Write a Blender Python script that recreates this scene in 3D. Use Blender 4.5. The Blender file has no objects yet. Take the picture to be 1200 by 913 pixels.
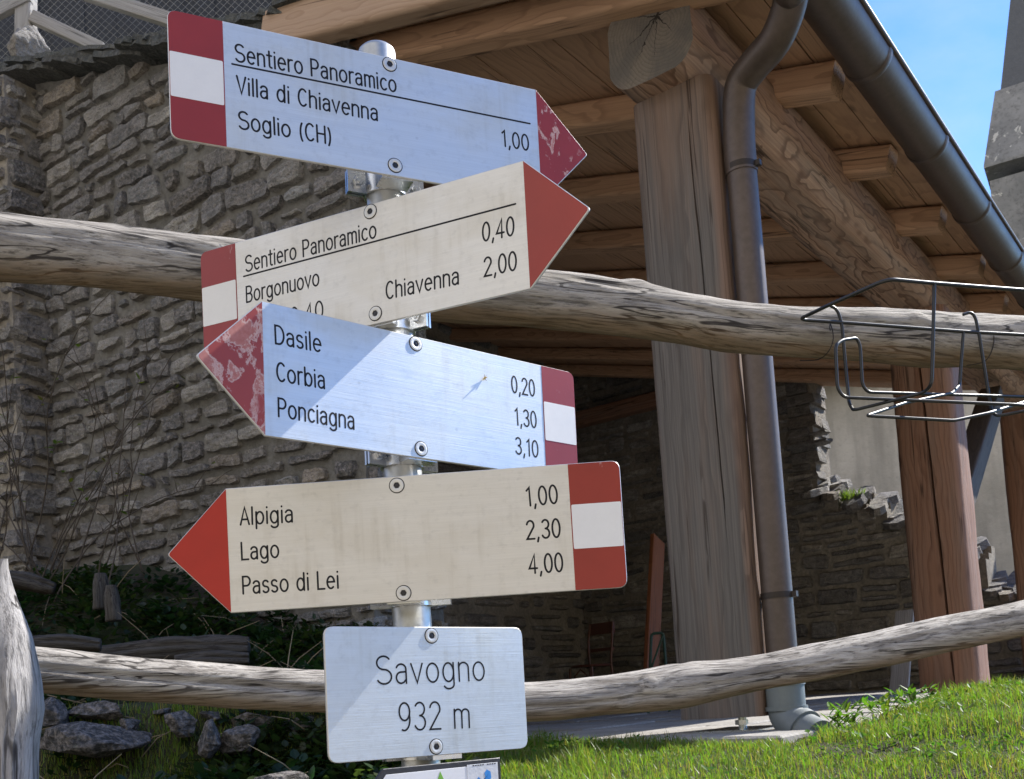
import bpy, math, random
import numpy as np
from mathutils import Vector, Matrix, noise

# ------------------------------------------------------------------ camera, sky, sun, exposure
SC = bpy.context.scene
COL = SC.collection
F_PX, CX, CY = 1200.0, 600.0, 746.0            # focal length and principal point for a 1200 x 913 frame
PITCH, ROLL = math.radians(3.4), math.radians(-3.9)
RM = Matrix.Rotation(math.pi/2 + PITCH, 3, 'X') @ Matrix.Rotation(ROLL, 3, 'Z')
cam = bpy.data.cameras.new('camera'); cam_o = bpy.data.objects.new('camera', cam); COL.objects.link(cam_o)
cam.sensor_fit = 'HORIZONTAL'; cam.sensor_width = 36.0; cam.lens = F_PX/1200*36.0
cam.shift_y = (CY - 456.5)/1200.0
cam.clip_start = 0.05; cam.clip_end = 6000
cam_o.rotation_euler = RM.to_euler()
cam.dof.use_dof = True; cam.dof.focus_distance = 1.3; cam.dof.aperture_fstop = 32.0
SC.camera = cam_o

SUN_AZ, SUN_EL = math.radians(59.5), math.radians(41.0)   # azimuth clockwise from +Y
SUN_DIR = Vector((math.sin(SUN_AZ)*math.cos(SUN_EL), math.cos(SUN_AZ)*math.cos(SUN_EL), math.sin(SUN_EL)))
world = bpy.data.worlds.new('World'); SC.world = world; world.use_nodes = True
wn = world.node_tree.nodes; wl = world.node_tree.links
sky = wn.new('ShaderNodeTexSky'); sky.sky_type = 'NISHITA'; sky.sun_disc = False
sky.sun_elevation = SUN_EL; sky.sun_rotation = SUN_AZ; sky.altitude = 900; sky.air_density = 0.8; sky.dust_density = 0.0; sky.ozone_density = 3.5
bg = wn['Background']; bg.inputs[1].default_value = 0.12
# thin cirrus mixed into the sky
tc = wn.new('ShaderNodeTexCoord'); mp = wn.new('ShaderNodeMapping'); mp.inputs['Scale'].default_value = (1.2, 2.6, 3.0); mp.inputs['Rotation'].default_value = (.3, .5, .6)
cn = wn.new('ShaderNodeTexNoise'); cn.inputs['Scale'].default_value = 2.2; cn.inputs['Detail'].default_value = 7; cn.inputs['Roughness'].default_value = .55
cr = wn.new('ShaderNodeValToRGB'); cr.color_ramp.elements[0].position = .50; cr.color_ramp.elements[1].position = .85
cr.color_ramp.elements[1].color = (.42, .42, .42, 1)
mx = wn.new('ShaderNodeMixRGB'); mx.inputs[2].default_value = (3.0, 3.1, 3.2, 1)
wl.new(tc.outputs['Generated'], mp.inputs[0]); wl.new(mp.outputs[0], cn.inputs['Vector']); wl.new(cn.outputs[0], cr.inputs[0])
tint = wn.new('ShaderNodeMixRGB'); tint.blend_type = 'MULTIPLY'; tint.inputs[0].default_value = 1.0; tint.inputs[2].default_value = (.66, .85, 1.06, 1)
wl.new(cr.outputs[0], mx.inputs[0]); wl.new(sky.outputs[0], tint.inputs[1]); wl.new(tint.outputs[0], mx.inputs[1])
# unseen bright clouds, added behind the viewer as neutral fill light
mr = wn.new('ShaderNodeMapRange'); mr.inputs['From Min'].default_value = .05; mr.inputs['From Max'].default_value = .6
lb = wn.new('ShaderNodeVectorMath'); lb.operation = 'DOT_PRODUCT'; lb.inputs[1].default_value = (-.6, -.8, 0); wl.new(tc.outputs['Generated'], lb.inputs[0]); wl.new(lb.outputs['Value'], mr.inputs['Value'])
c2n = wn.new('ShaderNodeTexNoise'); c2n.inputs['Scale'].default_value = 2.6; c2n.inputs['Detail'].default_value = 6; wl.new(tc.outputs['Generated'], c2n.inputs['Vector'])
c2r = wn.new('ShaderNodeValToRGB'); c2r.color_ramp.elements[0].position = .40; c2r.color_ramp.elements[1].position = .56; wl.new(c2n.outputs[0], c2r.inputs[0])
mm = wn.new('ShaderNodeMath'); mm.operation = 'MULTIPLY'; wl.new(mr.outputs[0], mm.inputs[0]); wl.new(c2r.outputs[0], mm.inputs[1])
mx2 = wn.new('ShaderNodeMixRGB'); mx2.inputs[2].default_value = (4.0, 3.9, 3.8, 1); wl.new(mm.outputs[0], mx2.inputs[0]); wl.new(mx.outputs[0], mx2.inputs[1]); wl.new(mx2.outputs[0], bg.inputs[0])
sl = bpy.data.lights.new('sun', 'SUN'); sl.energy = 3.4; sl.angle = math.radians(0.53); sl.color = (1.0, .955, .88)
so = bpy.data.objects.new('sun', sl); COL.objects.link(so); so.location = (20, 10, 30)
so.rotation_euler = SUN_DIR.to_track_quat('Z', 'Y').to_euler()
SC.view_settings.view_transform = 'Standard'; SC.view_settings.look = 'None'
SC.view_settings.gamma = 1.0; SC.view_settings.exposure = 1.5; SC.view_settings.use_curve_mapping = False

# ------------------------------------------------------------------ measuring helpers
def ray(x, y): return RM @ Vector(((x-CX)/F_PX, (CY-y)/F_PX, -1.0))
def at(x, y, Y):
    d = ray(x, y); return d*(Y/d.y)
TH = math.radians(36.6)                              # heading of the porch eave
AE = Vector((math.sin(TH), math.cos(TH), 0)); AW = Vector((-math.cos(TH), math.sin(TH), 0)); UP = Vector((0, 0, 1))
ORG = at(775, 845, 3.92)                             # base of the nearest porch post
MB_ = Matrix(((AE.x, AW.x, 0, ORG.x), (AE.y, AW.y, 0, ORG.y), (0, 0, 1, ORG.z), (0, 0, 0, 1)))   # building axes -> world
def W(e, w, z): return ORG + AE*e + AW*w + UP*z
def to_b(P):
    P = P - ORG; return Vector((P.dot(AE), P.dot(AW), P.z))
def on(x, y, ax, val):                               # ray against a plane of the building
    d = ray(x, y); n = {'e': AE, 'w': AW, 'z': UP}[ax]
    return to_b(d*((val + ORG.dot(n))/d.dot(n)))
def sm(a, b, x):
    t = max(0.0, min(1.0, (x-a)/(b-a))); return t*t*(3-2*t)
def interp(x, tab):
    if x <= tab[0][0]: return tab[0][1]
    for (a, b), (c, d) in zip(tab, tab[1:]):
        if x <= c: return b + (d-b)*(x-a)/(c-a)
    return tab[-1][1]
def nz(x, y=0.0, z=0.0): return noise.noise(Vector((x, y, z)))
def fbm(x, y, z, o=4): return noise.fractal(Vector((x, y, z)), 1.0, 2.0, o)

# ------------------------------------------------------------------ object helpers
def tag(o, label=None, cat=None, group=None, kind=None):
    if label: o['label'] = label
    if cat: o['category'] = cat
    if group: o['group'] = group
    if kind: o['kind'] = kind
    return o
def empty(name, M, label, cat, group=None):
    o = bpy.data.objects.new(name, None); COL.objects.link(o); o.empty_display_size = .1
    if not isinstance(M, Matrix): M = Matrix.Translation(M)
    o.matrix_basis = M
    tag(o, label, cat, group); return o
def world_m(o):
    return o.matrix_basis if o.parent is None else world_m(o.parent) @ o.matrix_basis
class Mesh:
    def __init__(s): s.v = []; s.f = []; s.mi = []; s.col = []
    def add(s, vs, fs, mi=0, col=None):
        b = len(s.v); s.v += [tuple(v) for v in vs]
        s.f += [tuple(i+b for i in f) for f in fs]; s.mi += [mi]*len(fs)
        s.col += ([col]*len(vs) if not isinstance(col, list) else col); return b
    def box(s, lo, hi, M=None, mi=0, col=None):
        x0, y0, z0 = lo; x1, y1, z1 = hi
        vs = [Vector(p) for p in ((x0,y0,z0),(x1,y0,z0),(x1,y1,z0),(x0,y1,z0),(x0,y0,z1),(x1,y0,z1),(x1,y1,z1),(x0,y1,z1))]
        if M: vs = [M @ v for v in vs]
        s.add(vs, [(0,3,2,1),(4,5,6,7),(0,1,5,4),(1,2,6,5),(2,3,7,6),(3,0,4,7)], mi, col)
    def tube(s, pts, r, n=8, mi=0, caps=True, col=None):
        pts = [Vector(p) for p in pts]; m = len(pts)
        rr = r if isinstance(r, (list, tuple)) else [r]*m
        t0 = (pts[1]-pts[0]).normalized()
        a = t0.orthogonal().normalized(); vs = []
        for i, p in enumerate(pts):
            t = (pts[min(i+1, m-1)] - pts[max(i-1, 0)]).normalized()
            a = (a - t*a.dot(t)).normalized(); b = t.cross(a)
            # widen at bends
            for k in range(n):
                an = 2*math.pi*k/n; vs.append(p + (a*math.cos(an)+b*math.sin(an))*rr[i])
        fs = [(i*n+k, i*n+(k+1) % n, (i+1)*n+(k+1) % n, (i+1)*n+k) for i in range(m-1) for k in range(n)]
        if caps: fs += [tuple(range(n-1, -1, -1)), tuple((m-1)*n+k for k in range(n))]
        s.add(vs, fs, mi, col)
    def lathe(s, prof, M, n=24, mi=0, mis=None):
        vs = []; fs = []
        for r, h in prof:
            for k in range(n):
                a = 2*math.pi*k/n; vs.append(M @ Vector((r*math.cos(a), r*math.sin(a), h)))
        b = s.add(vs, [], mi)
        for i in range(len(prof)-1):
            q = [(b+i*n+k, b+i*n+(k+1) % n, b+(i+1)*n+(k+1) % n, b+(i+1)*n+k) for k in range(n)]
            s.f += q; s.mi += [mis[i] if mis else mi]*n
    def prism(s, poly, axis_off, mi=0, mside=None):
        n = len(poly); vs = [Vector(p) for p in poly] + [Vector(p)+Vector(axis_off) for p in poly]
        s.add(vs, [tuple(range(n))], mi); b = len(s.v)-2*n
        s.f.append(tuple(b+n+k for k in range(n-1, -1, -1))); s.mi.append(mi)
        for k in range(n):
            s.f.append((b+k, b+n+k, b+n+(k+1) % n, b+(k+1) % n)); s.mi.append(mi if mside is None else mside)
    def build(s, name, mats, parent=None, M=None, smooth=False, world=False):
        """M: local matrix of the object. world=True: vertices are world coordinates."""
        me = bpy.data.meshes.new(name); vs = s.v
        if world:
            inv = world_m(parent).inverted() if parent else (M.inverted() if M else None)
            if inv: vs = [tuple(inv @ Vector(v)) for v in vs]
            if parent: M = None
        me.from_pydata(vs, [], s.f)
        for m in (mats if isinstance(mats, (list, tuple)) else [mats]): me.materials.append(m)
        if any(s.mi): me.polygons.foreach_set('material_index', s.mi)
        if any(c is not None for c in s.col):
            at_ = me.attributes.new('tone', 'FLOAT_COLOR', 'POINT')
            at_.data.foreach_set('color', [c for q in s.col for c in ((*q, 1.0) if q else (.5, .5, .5, 1.0))])
        me.polygons.foreach_set('use_smooth', [bool(smooth)]*len(s.f))
        me.update(); me.validate(verbose=False)
        if smooth == 'auto':
            try: me.set_sharp_from_angle(angle=math.radians(38))
            except Exception: pass
        o = bpy.data.objects.new(name, me); COL.objects.link(o)
        if M is not None: o.matrix_basis = M
        if parent: o.parent = parent
        return o
def smooth_path(pts, k=6):
    P = [Vector(p) for p in pts]; P = [P[0]*2-P[1]] + P + [P[-1]*2-P[-2]]; out = []
    for i in range(1, len(P)-2):
        for j in range(k):
            t = j/k; a, b, c, d = P[i-1:i+3]
            out.append(.5*((2*b) + (c-a)*t + (2*a-5*b+4*c-d)*t*t + (-a+3*b-3*c+d)*t*t*t))
    return out + [P[-2]]
def round_path(pts, r, k=5):
    P = [Vector(p) for p in pts]; out = [P[0]]
    for a, b, c in zip(P, P[1:], P[2:]):
        d1 = min(r, (a-b).length*.48); d2 = min(r, (c-b).length*.48)
        p = b+(a-b).normalized()*d1; q = b+(c-b).normalized()*d2
        for j in range(k+1):
            t = j/k; out.append(p*(1-t)**2 + b*2*t*(1-t) + q*t*t)
    return out + [P[-1]]
def frame_m(x, y, z, o):
    x, y, z = (Vector(v).normalized() for v in (x, y, z))
    return Matrix(((x.x, y.x, z.x, o[0]), (x.y, y.y, z.y, o[1]), (x.z, y.z, z.z, o[2]), (0, 0, 0, 1)))

# ------------------------------------------------------------------ materials
class NT:
    def __init__(s, name):
        s.m = bpy.data.materials.new(name); s.m.use_nodes = True
        s.t = s.m.node_tree; s.n = s.t.nodes; s.p = s.n['Principled BSDF']; s.out = s.n['Material Output']
    def L(s, a, b): s.t.links.new(a, b)
    def coord(s, kind='Object', scale=(1, 1, 1), rnd=0.0, loc=(0, 0, 0)):
        c = s.n.new('ShaderNodeTexCoord'); m = s.n.new('ShaderNodeMapping'); m.inputs['Scale'].default_value = scale; m.inputs['Location'].default_value = loc
        src = c.outputs[kind]
        if rnd:
            oi = s.n.new('ShaderNodeObjectInfo'); v = s.n.new('ShaderNodeVectorMath'); v.operation = 'SCALE'; cb = s.n.new('ShaderNodeCombineXYZ')
            s.L(oi.outputs['Random'], cb.inputs[0]); s.L(oi.outputs['Random'], cb.inputs[1]); s.L(oi.outputs['Random'], cb.inputs[2])
            s.L(cb.outputs[0], v.inputs[0]); v.inputs['Scale'].default_value = rnd
            a = s.n.new('ShaderNodeVectorMath'); s.L(src, a.inputs[0]); s.L(v.outputs[0], a.inputs[1]); src = a.outputs[0]
        s.L(src, m.inputs[0]); return m.outputs[0]
    def noise(s, vec, scale, detail=4, rough=.55, dist=0.0, out='Fac'):
        n = s.n.new('ShaderNodeTexNoise'); n.inputs['Scale'].default_value = scale; n.inputs['Detail'].default_value = detail
        n.inputs['Roughness'].default_value = rough; n.inputs['Distortion'].default_value = dist; s.L(vec, n.inputs['Vector']); return n.outputs[out]
    def vor(s, vec, scale, feat='F1', out='Distance', rand=1.0):
        n = s.n.new('ShaderNodeTexVoronoi'); n.feature = feat; n.inputs['Scale'].default_value = scale; n.inputs['Randomness'].default_value = rand; s.L(vec, n.inputs['Vector']); return n.outputs[out]
    def ramp(s, fac, stops, interp='LINEAR'):
        r = s.n.new('ShaderNodeValToRGB'); r.color_ramp.interpolation = interp; e = r.color_ramp.elements
        while len(e) < len(stops): e.new(.5)
        for el, (p, c) in zip(e, stops):
            el.position = p; el.color = (c, c, c, 1) if isinstance(c, (int, float)) else (*c, 1)
        s.L(fac, r.inputs[0]); return r.outputs[0]
    def mix(s, fac, a, b, mode='MIX'):
        m = s.n.new('ShaderNodeMixRGB'); m.blend_type = mode
        for i, q in zip((0, 1, 2), (fac, a, b)):
            if hasattr(q, 'links'): s.L(q, m.inputs[i])
            elif isinstance(q, (int, float)): m.inputs[i].default_value = q if i == 0 else (q, q, q, 1)
            else: m.inputs[i].default_value = (*q, 1)
        return m.outputs[0]
    def math(s, op, a, b=None, c=None):
        m = s.n.new('ShaderNodeMath'); m.operation = op
        for i, q in enumerate((a, b, c)):
            if q is None: continue
            if hasattr(q, 'links'): s.L(q, m.inputs[i])
            else: m.inputs[i].default_value = q
        return m.outputs[0]
    def sep(s, v):
        n = s.n.new('ShaderNodeSeparateXYZ'); s.L(v, n.inputs[0]); return n.outputs
    def attr(s, name='tone'):
        a = s.n.new('ShaderNodeAttribute'); a.attribute_name = name; return a.outputs['Color']
    def bump(s, h, strength=.4, dist=.01, prev=None):
        b = s.n.new('ShaderNodeBump'); b.inputs['Strength'].default_value = strength; b.inputs['Distance'].default_value = dist; s.L(h, b.inputs['Height'])
        if prev is not None: s.L(prev, b.inputs['Normal'])
        return b.outputs[0]
    def set(s, color=None, rough=None, metal=None, normal=None, spec=None):
        for k, v in (('Base Color', color), ('Roughness', rough), ('Metallic', metal), ('Normal', normal), ('Specular IOR Level', spec)):
            if v is None: continue
            if hasattr(v, 'links'): s.L(v, s.p.inputs[k])
            elif isinstance(v, (int, float)): s.p.inputs[k].default_value = v
            else: s.p.inputs[k].default_value = (*v, 1)
        return s.m

def timber_mat(name, light, dark, grey=None, grey_amt=0.0, ring=70.0, wob=.03, contrast=1.0, top_fresh=None):
    """Sawn softwood: rings about an off-centre axis along local X, cut by the faces, with a wandering grain."""
    t = NT(name); v = t.coord('Object', (1, 1, 1), rnd=7.0); raw = t.coord('Object')
    def stretched(sx, sy, sz):
        m = t.n.new('ShaderNodeMapping'); m.inputs['Scale'].default_value = (sx, sy, sz); t.L(v, m.inputs[0]); return m.outputs[0]
    w1 = t.noise(stretched(.9, 2.2, 2.2), 1.6, 3, .5, out='Color')
    w2 = t.noise(stretched(4.5, 9, 9), 1.0, 2, .5, out='Color')
    off = t.n.new('ShaderNodeVectorMath'); off.operation = 'MULTIPLY_ADD'; t.L(w1, off.inputs[0]); off.inputs[1].default_value = (0, wob*3.6, wob*3.6); t.L(raw, off.inputs[2])
    off2 = t.n.new('ShaderNodeVectorMath'); off2.operation = 'MULTIPLY_ADD'; t.L(w2, off2.inputs[0]); off2.inputs[1].default_value = (0, wob*.55, wob*.55); t.L(off.outputs[0], off2.inputs[2])
    x, y, z = t.sep(off2.outputs[0])
    y = t.math('SUBTRACT', y, wob*1.6); z = t.math('SUBTRACT', z, wob*2.4)
    r = t.math('SQRT', t.math('ADD', t.math('MULTIPLY', y, y), t.math('MULTIPLY', z, z)))
    ph = t.math('FRACT', t.math('MULTIPLY', r, ring))
    ringc = t.ramp(ph, [(0, 0.0), (.62, .22), (.90, 1.0), (.97, .7), (1.0, 0.0)])
    fib = t.noise(stretched(2.5, 160, 160), 1.0, 3, .6)
    patch = t.noise(stretched(.8, 3, 3), 1.0, 3, .5)
    col = t.mix(t.math('MULTIPLY', ringc, .62*contrast), light, dark)
    col = t.mix(t.ramp(fib, [(.32, .0), (.7, .42*contrast)]), col, dark)
    col = t.mix(t.ramp(patch, [(.35, 0.0), (.75, .35)]), col, tuple(c*.62 for c in light))
    ck = t.math('ABSOLUTE', t.math('SUBTRACT', t.noise(stretched(.55, 26, 26), 1.0, 2, .5), .5))
    ckm = t.math('MULTIPLY', t.ramp(ck, [(0.0, 1.0), (.010, .8), (.02, 0.0)]), t.ramp(t.noise(stretched(1.3, 7, 7), 1.0, 2, .5), [(.52, 0.0), (.60, 1.0)]))
    # knots
    kv = t.vor(stretched(1.6, 4.5, 4.5), 1.0)
    kn = t.ramp(kv, [(.0, 1.0), (.05, .8), (.10, 0.0)])
    col = t.mix(t.math('MULTIPLY', kn, .75), col, tuple(c*.35 for c in dark))
    if grey:
        g = t.noise(stretched(1.0, 14, 14), 1.0, 4, .6)
        gm = t.math('ADD', t.ramp(g, [(.3, .0), (.65, .5)]), grey_amt - .25)
        if top_fresh is not None:
            gx = t.sep(raw)[0]
            gm = t.math('MULTIPLY', gm, t.ramp(t.math('ADD', t.math('MULTIPLY', gx, 1.0), t.math('MULTIPLY', g, .5)), [(0.0, 1.0), (.5, 1.0), (1.0, 1.0)]))
            gm = t.math('SUBTRACT', gm, t.math('MULTIPLY', t.math('MAXIMUM', t.math('SUBTRACT', gx, top_fresh), 0.0), .9))
        if top_fresh is not None: gm = t.math('MULTIPLY', gm, t.ramp(t.sep(raw)[1], [(.140, 1.0), (.160, .12)]))
        gm = t.math('MINIMUM', t.math('MAXIMUM', gm, 0.0), .95)
        gc = t.mix(t.math('MULTIPLY', ringc, .45), grey, tuple(c*.5 for c in grey))
        gc = t.mix(t.ramp(fib, [(.35, 0.0), (.72, .55)]), gc, tuple(c*.38 for c in grey))
        col = t.mix(gm, col, gc)
    col = t.mix(t.math('MULTIPLY', ckm, .8), col, tuple(c*.22 for c in dark))
    h = t.math('ADD', t.math('MULTIPLY', ckm, -1.2), t.math('ADD', t.math('MULTIPLY', ringc, -.4), t.math('MULTIPLY', fib, -.9)))
    t.set(col, .72, 0, t.bump(h, .35, .004), .3)
    return t.m

def log_mat(name, pale=(.43, .39, .335), mid=(.165, .142, .115), brown=(.20, .125, .065), under=.24):
    """Barkless weathered pole: silvery fibres, dark drying checks, browner where rain never reaches."""
    t = NT(name); v = t.coord('Object', (1, 1, 1), rnd=5.0); raw = t.coord('Object')
    def st(sx, sy, sz):
        m = t.n.new('ShaderNodeMapping'); m.inputs['Scale'].default_value = (sx, sy, sz); t.L(v, m.inputs[0]); return m.outputs[0]
    wv = t.noise(st(2.5, 5, 5), 1.0, 3, .5, out='Color')
    vm = t.n.new('ShaderNodeVectorMath'); vm.operation = 'MULTIPLY_ADD'; t.L(wv, vm.inputs[0]); vm.inputs[1].default_value = (.0, .035, .035); t.L(v, vm.inputs[2])
    def st2(sx, sy, sz):
        m = t.n.new('ShaderNodeMapping'); m.inputs['Scale'].default_value = (sx, sy, sz); t.L(vm.outputs[0], m.inputs[0]); return m.outputs[0]
    fine = t.noise(st2(13, 190, 190), 1.0, 5, .72)
    streak = t.noise(st2(5.5, 62, 62), 1.0, 7, .70)
    blot = t.noise(st(7, 16, 16), 1.0, 4, .6)
    chk = t.math('ABSOLUTE', t.math('SUBTRACT', t.noise(st2(1.9, 44, 44), 1.0, 2, .5), .5)); chm = t.ramp(t.noise(st(4, 12, 12), 1.0, 3, .5), [(.40, 0.0), (.50, 1.0)])
    col = t.mix(t.ramp(streak, [(.30, 0.0), (.60, 1.0)]), mid, pale)
    col = t.mix(t.ramp(fine, [(.36, .8), (.50, 0.0)]), col, tuple(c*.36 for c in mid))
    col = t.mix(t.ramp(blot, [(.52, 0.0), (.76, .4)]), col, tuple(c*.5 for c in mid))
    col = t.mix(t.math('MULTIPLY', t.ramp(chk, [(0.0, .95), (.012, .85), (.024, 0.0)]), chm), col, (.025, .02, .017))
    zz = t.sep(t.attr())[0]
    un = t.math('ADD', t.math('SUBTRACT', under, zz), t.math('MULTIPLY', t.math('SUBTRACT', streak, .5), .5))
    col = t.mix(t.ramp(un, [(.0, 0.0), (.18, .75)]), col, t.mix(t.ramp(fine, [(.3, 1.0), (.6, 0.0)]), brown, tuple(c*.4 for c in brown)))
    h = t.math('ADD', t.math('ADD', t.math('MULTIPLY', fine, .7), t.math('MULTIPLY', streak, .8)), t.math('MULTIPLY', t.ramp(chk, [(0.0, -1.0), (.03, 0.0)]), chm))
    t.set(col, .8, 0, t.bump(h, .75, .006), .25); return t.m

def stone_mat(name, tint=(1, 1, 1), val=1.0):
    t = NT(name); v0 = t.coord('Object'); c = t.attr()
    va = t.n.new('ShaderNodeVectorMath'); va.operation = 'MULTIPLY_ADD'; t.L(c, va.inputs[0]); va.inputs[1].default_value = (61, 83, 97); t.L(v0, va.inputs[2]); v = va.outputs[0]
    n1 = t.noise(v, 9, 6, .62); n2 = t.noise(v, 55, 5, .65); n3 = t.noise(v, 2.2, 3, .5)
    sm_ = t.n.new('ShaderNodeMapping'); sm_.inputs['Scale'].default_value = (10, 10, 46); t.L(v, sm_.inputs[0]); st = sm_.outputs[0]; n4 = t.noise(st, 1.0, 4, .6)
    col = t.mix(t.ramp(n1, [(.3, .75), (.6, 0.0)]), c, (.048, .05, .052))
    col = t.mix(t.ramp(n2, [(.42, 0.0), (.66, .75)]), col, (.36*tint[0]*val, .325*tint[1]*val, .31*tint[2]*val))
    col = t.mix(t.ramp(n4, [(.35, .45), (.55, 0.0)]), col, (.07, .068, .066))
    col = t.mix(t.ramp(n3, [(.57, 0.0), (.75, .3)]), col, (.20, .165, .12))
    li = t.ramp(t.vor(v, 23), [(.0, 1.0), (.14, .7), (.2, 0.0)])
    lm = t.math('MULTIPLY', li, t.ramp(n3, [(.35, .7), (.5, 0.0)]))
    col = t.mix(lm, col, (.34, .345, .30))
    n5 = t.noise(v, 150, 3, .7)
    col = t.mix(t.ramp(n5, [(.36, .6), (.5, 0.0)]), col, (.045, .043, .042))
    h = t.math('ADD', t.math('ADD', t.math('MULTIPLY', n1, 1.0), t.math('MULTIPLY', n2, .6)), t.math('MULTIPLY', n4, .6))
    t.set(col, .88, 0, t.bump(h, 1.0, .03), .25); return t.m
def mortar_mat(name, c0=(.20, .18, .15), c1=(.10, .09, .08)):
    t = NT(name); v = t.coord('Object'); n1 = t.noise(v, 30, 6, .7); n2 = t.noise(v, 3, 4, .6)
    col = t.mix(t.ramp(n1, [(.35, 0.0), (.65, 1.0)]), c1, c0)
    col = t.mix(t.ramp(n2, [(.4, 0.0), (.7, .6)]), col, tuple(q*.6 for q in c1))
    t.set(col, .95, 0, t.bump(n1, .8, .02), .15); return t.m
def plain(name, color, rough=.6, metal=0.0, var=.25, scale=18, bump=.15, bd=.004, spec=.5):
    t = NT(name); v = t.coord('Object', (1, 1, 1), rnd=3.0); n1 = t.noise(v, scale, 5, .6); n2 = t.noise(v, scale*5, 4, .6)
    col = t.mix(t.ramp(n1, [(.3, var), (.7, 0.0)]), color, tuple(c*.45 for c in color))
    col = t.mix(t.ramp(n2, [(.4, 0.0), (.75, var*.7)]), col, tuple(min(1, c*1.5+.02) for c in color))
    rg = t.math('ADD', t.math('MULTIPLY', n1, .25), rough-.12)
    t.set(col, rg, metal, t.bump(n2, bump, bd), spec); return t.m

def alu_mat(name, base=(.70, .70, .69), metal=.66, rough=.46):
    """Brushed, weathered aluminium plate; streaks run along the plate."""
    t = NT(name); v = t.coord('Object', (1, 1, 1), rnd=9.0)
    def st(sx, sz):
        m = t.n.new('ShaderNodeMapping'); m.inputs['Scale'].default_value = (sx, 1, sz); t.L(v, m.inputs[0]); return m.outputs[0]
    brush = t.noise(st(14, 900), 1.0, 3, .6); brush2 = t.noise(st(5, 160), 1.0, 4, .6)
    blot = t.noise(st(9, 14), 1.0, 5, .6); fine = t.noise(st(70, 90), 1.0, 5, .7); spots = t.vor(st(24, 24), 1.0)
    col = t.mix(t.ramp(brush, [(.35, .16), (.65, 0.0)]), base, tuple(c*.55 for c in base))
    col = t.mix(t.ramp(brush2, [(.40, 0.0), (.72, .25)]), col, tuple(min(1, c*1.18) for c in base))
    col = t.mix(t.ramp(blot, [(.46, 0.0), (.66, .55)]), col, (base[0]*.90, base[1]*.87, base[2]*.80))
    col = t.mix(t.ramp(fine, [(.54, 0.0), (.74, .42)]), col, tuple(c*.68 for c in base))
    col = t.mix(t.math('MULTIPLY', t.ramp(spots, [(.03, .35), (.07, 0.0)]), t.ramp(blot, [(.45, 1.0), (.5, 0.0)])), col, tuple(c*.5 for c in base))
    drip = t.noise(st(75, 5), 1.0, 4, .6); col = t.mix(t.math('MULTIPLY', t.ramp(drip, [(.52, 0.0), (.72, .34)]), t.ramp(blot, [(.40, 0.0), (.6, 1.0)])), col, (base[0]*.62, base[1]*.58, base[2]*.50))
    rg = t.math('ADD', t.math('ADD', t.math('MULTIPLY', blot, .32), t.math('MULTIPLY', brush, .12)), rough-.22)
    t.set(col, rg, metal, t.bump(t.math('ADD', brush, t.math('MULTIPLY', fine, .5)), .12, .0015), .5)
    t.p.inputs['Anisotropic'].default_value = .0
    return t.m
def paint_mat(name, color, pale=None, amt=0.0, rough=.35):
    """Painted film; amt > 0 lets the paint flake and bleach in blotches."""
    t = NT(name); v = t.coord('Object', (1, 1, 1), rnd=4.0)
    n1 = t.noise(t.coord('Object', (1.25, 1, .8), rnd=4.0), 36, 6, .62, .35); n2 = t.noise(v, 260, 3, .6); n3 = t.noise(v, 16, 3, .6)
    col = t.mix(t.ramp(n3, [(.35, 0.0), (.7, .30)]), color, tuple(c*.62 for c in color))
    rg = rough
    if pale:
        lo = .72 - amt*.27
        m = t.math('MINIMUM', t.ramp(n1, [(lo, 0.0), (lo+.015, 1.0)]), t.ramp(n3, [(.62-amt*.35, 0.0), (.66-amt*.35, 1.0)]))
        edge = t.ramp(n1, [(lo-.03, 0.0), (lo-.006, .5), (lo+.012, .6), (lo+.04, 0.0)])
        inner = t.mix(t.ramp(n2, [(.35, 0.0), (.65, 1.0)]), pale, tuple(c*.72+color[i]*.2 for i, c in enumerate(pale)))
        col = t.mix(t.math('MULTIPLY', m, .85), col, inner)
        col = t.mix(t.math('MULTIPLY', edge, t.ramp(n3, [(.55-amt*.3, 0.0), (.66-amt*.3, 1.0)])), col, (.62, .50, .47))
        rg = t.math('ADD', t.math('MULTIPLY', m, .3), rough)
    t.set(col, rg, 0, t.bump(n2, .08, .001), .45); return t.m

M = {}
M['alu'] = alu_mat('brushed aluminium', (.585, .63, .665))  # bluish base: the reflected open sky is put into the plate colour
M['alu_warm'] = alu_mat('brushed aluminium warm reflection', (.65, .63, .59))  # warm base paints in the reflection of warm surroundings
M['alu_edge'] = plain('sawn aluminium edge', (.62, .61, .58), .45, .6, .2)
M['ink'] = plain('engraved black ink', (.009, .009, .012), .5, 0, .1, spec=.25)
M['white_film'] = plain('white film', (.74, .74, .74), .38, 0, .07, 60, .05, .001)
M['red_wine'] = paint_mat('faded wine red paint', (.27, .023, .020), (.45, .20, .19), .25)
M['red_flaky'] = paint_mat('flaking red paint', (.27, .026, .020), (.50, .22, .21), .48)
M['red_very_flaky'] = paint_mat('badly flaking red paint', (.30, .040, .026), (.43, .18, .165), .74)
M['red_clean'] = paint_mat('deep red paint', (.40, .020, .011))
M['red_brick'] = paint_mat('brick red paint', (.29, .030, .020), (.5, .25, .23), .12)
M['zinc'] = plain('zinc plated steel', (.62, .63, .64), .28, 1.0, .25, 40, .1, .001)
M['galv'] = plain('galvanised tube', (.50, .50, .48), .42, .85, .3, 25, .1, .002)
M['socket'] = plain('hex socket', (.05, .05, .055), .4, .8, .1)
M['black_wire'] = plain('black coated wire', (.013, .0135, .014), .40, 0, .2, 60, .1, .001)
M['tie_wire'] = plain('rusty tie wire', (.045, .035, .03), .5, .6, .3, 60)
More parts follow.
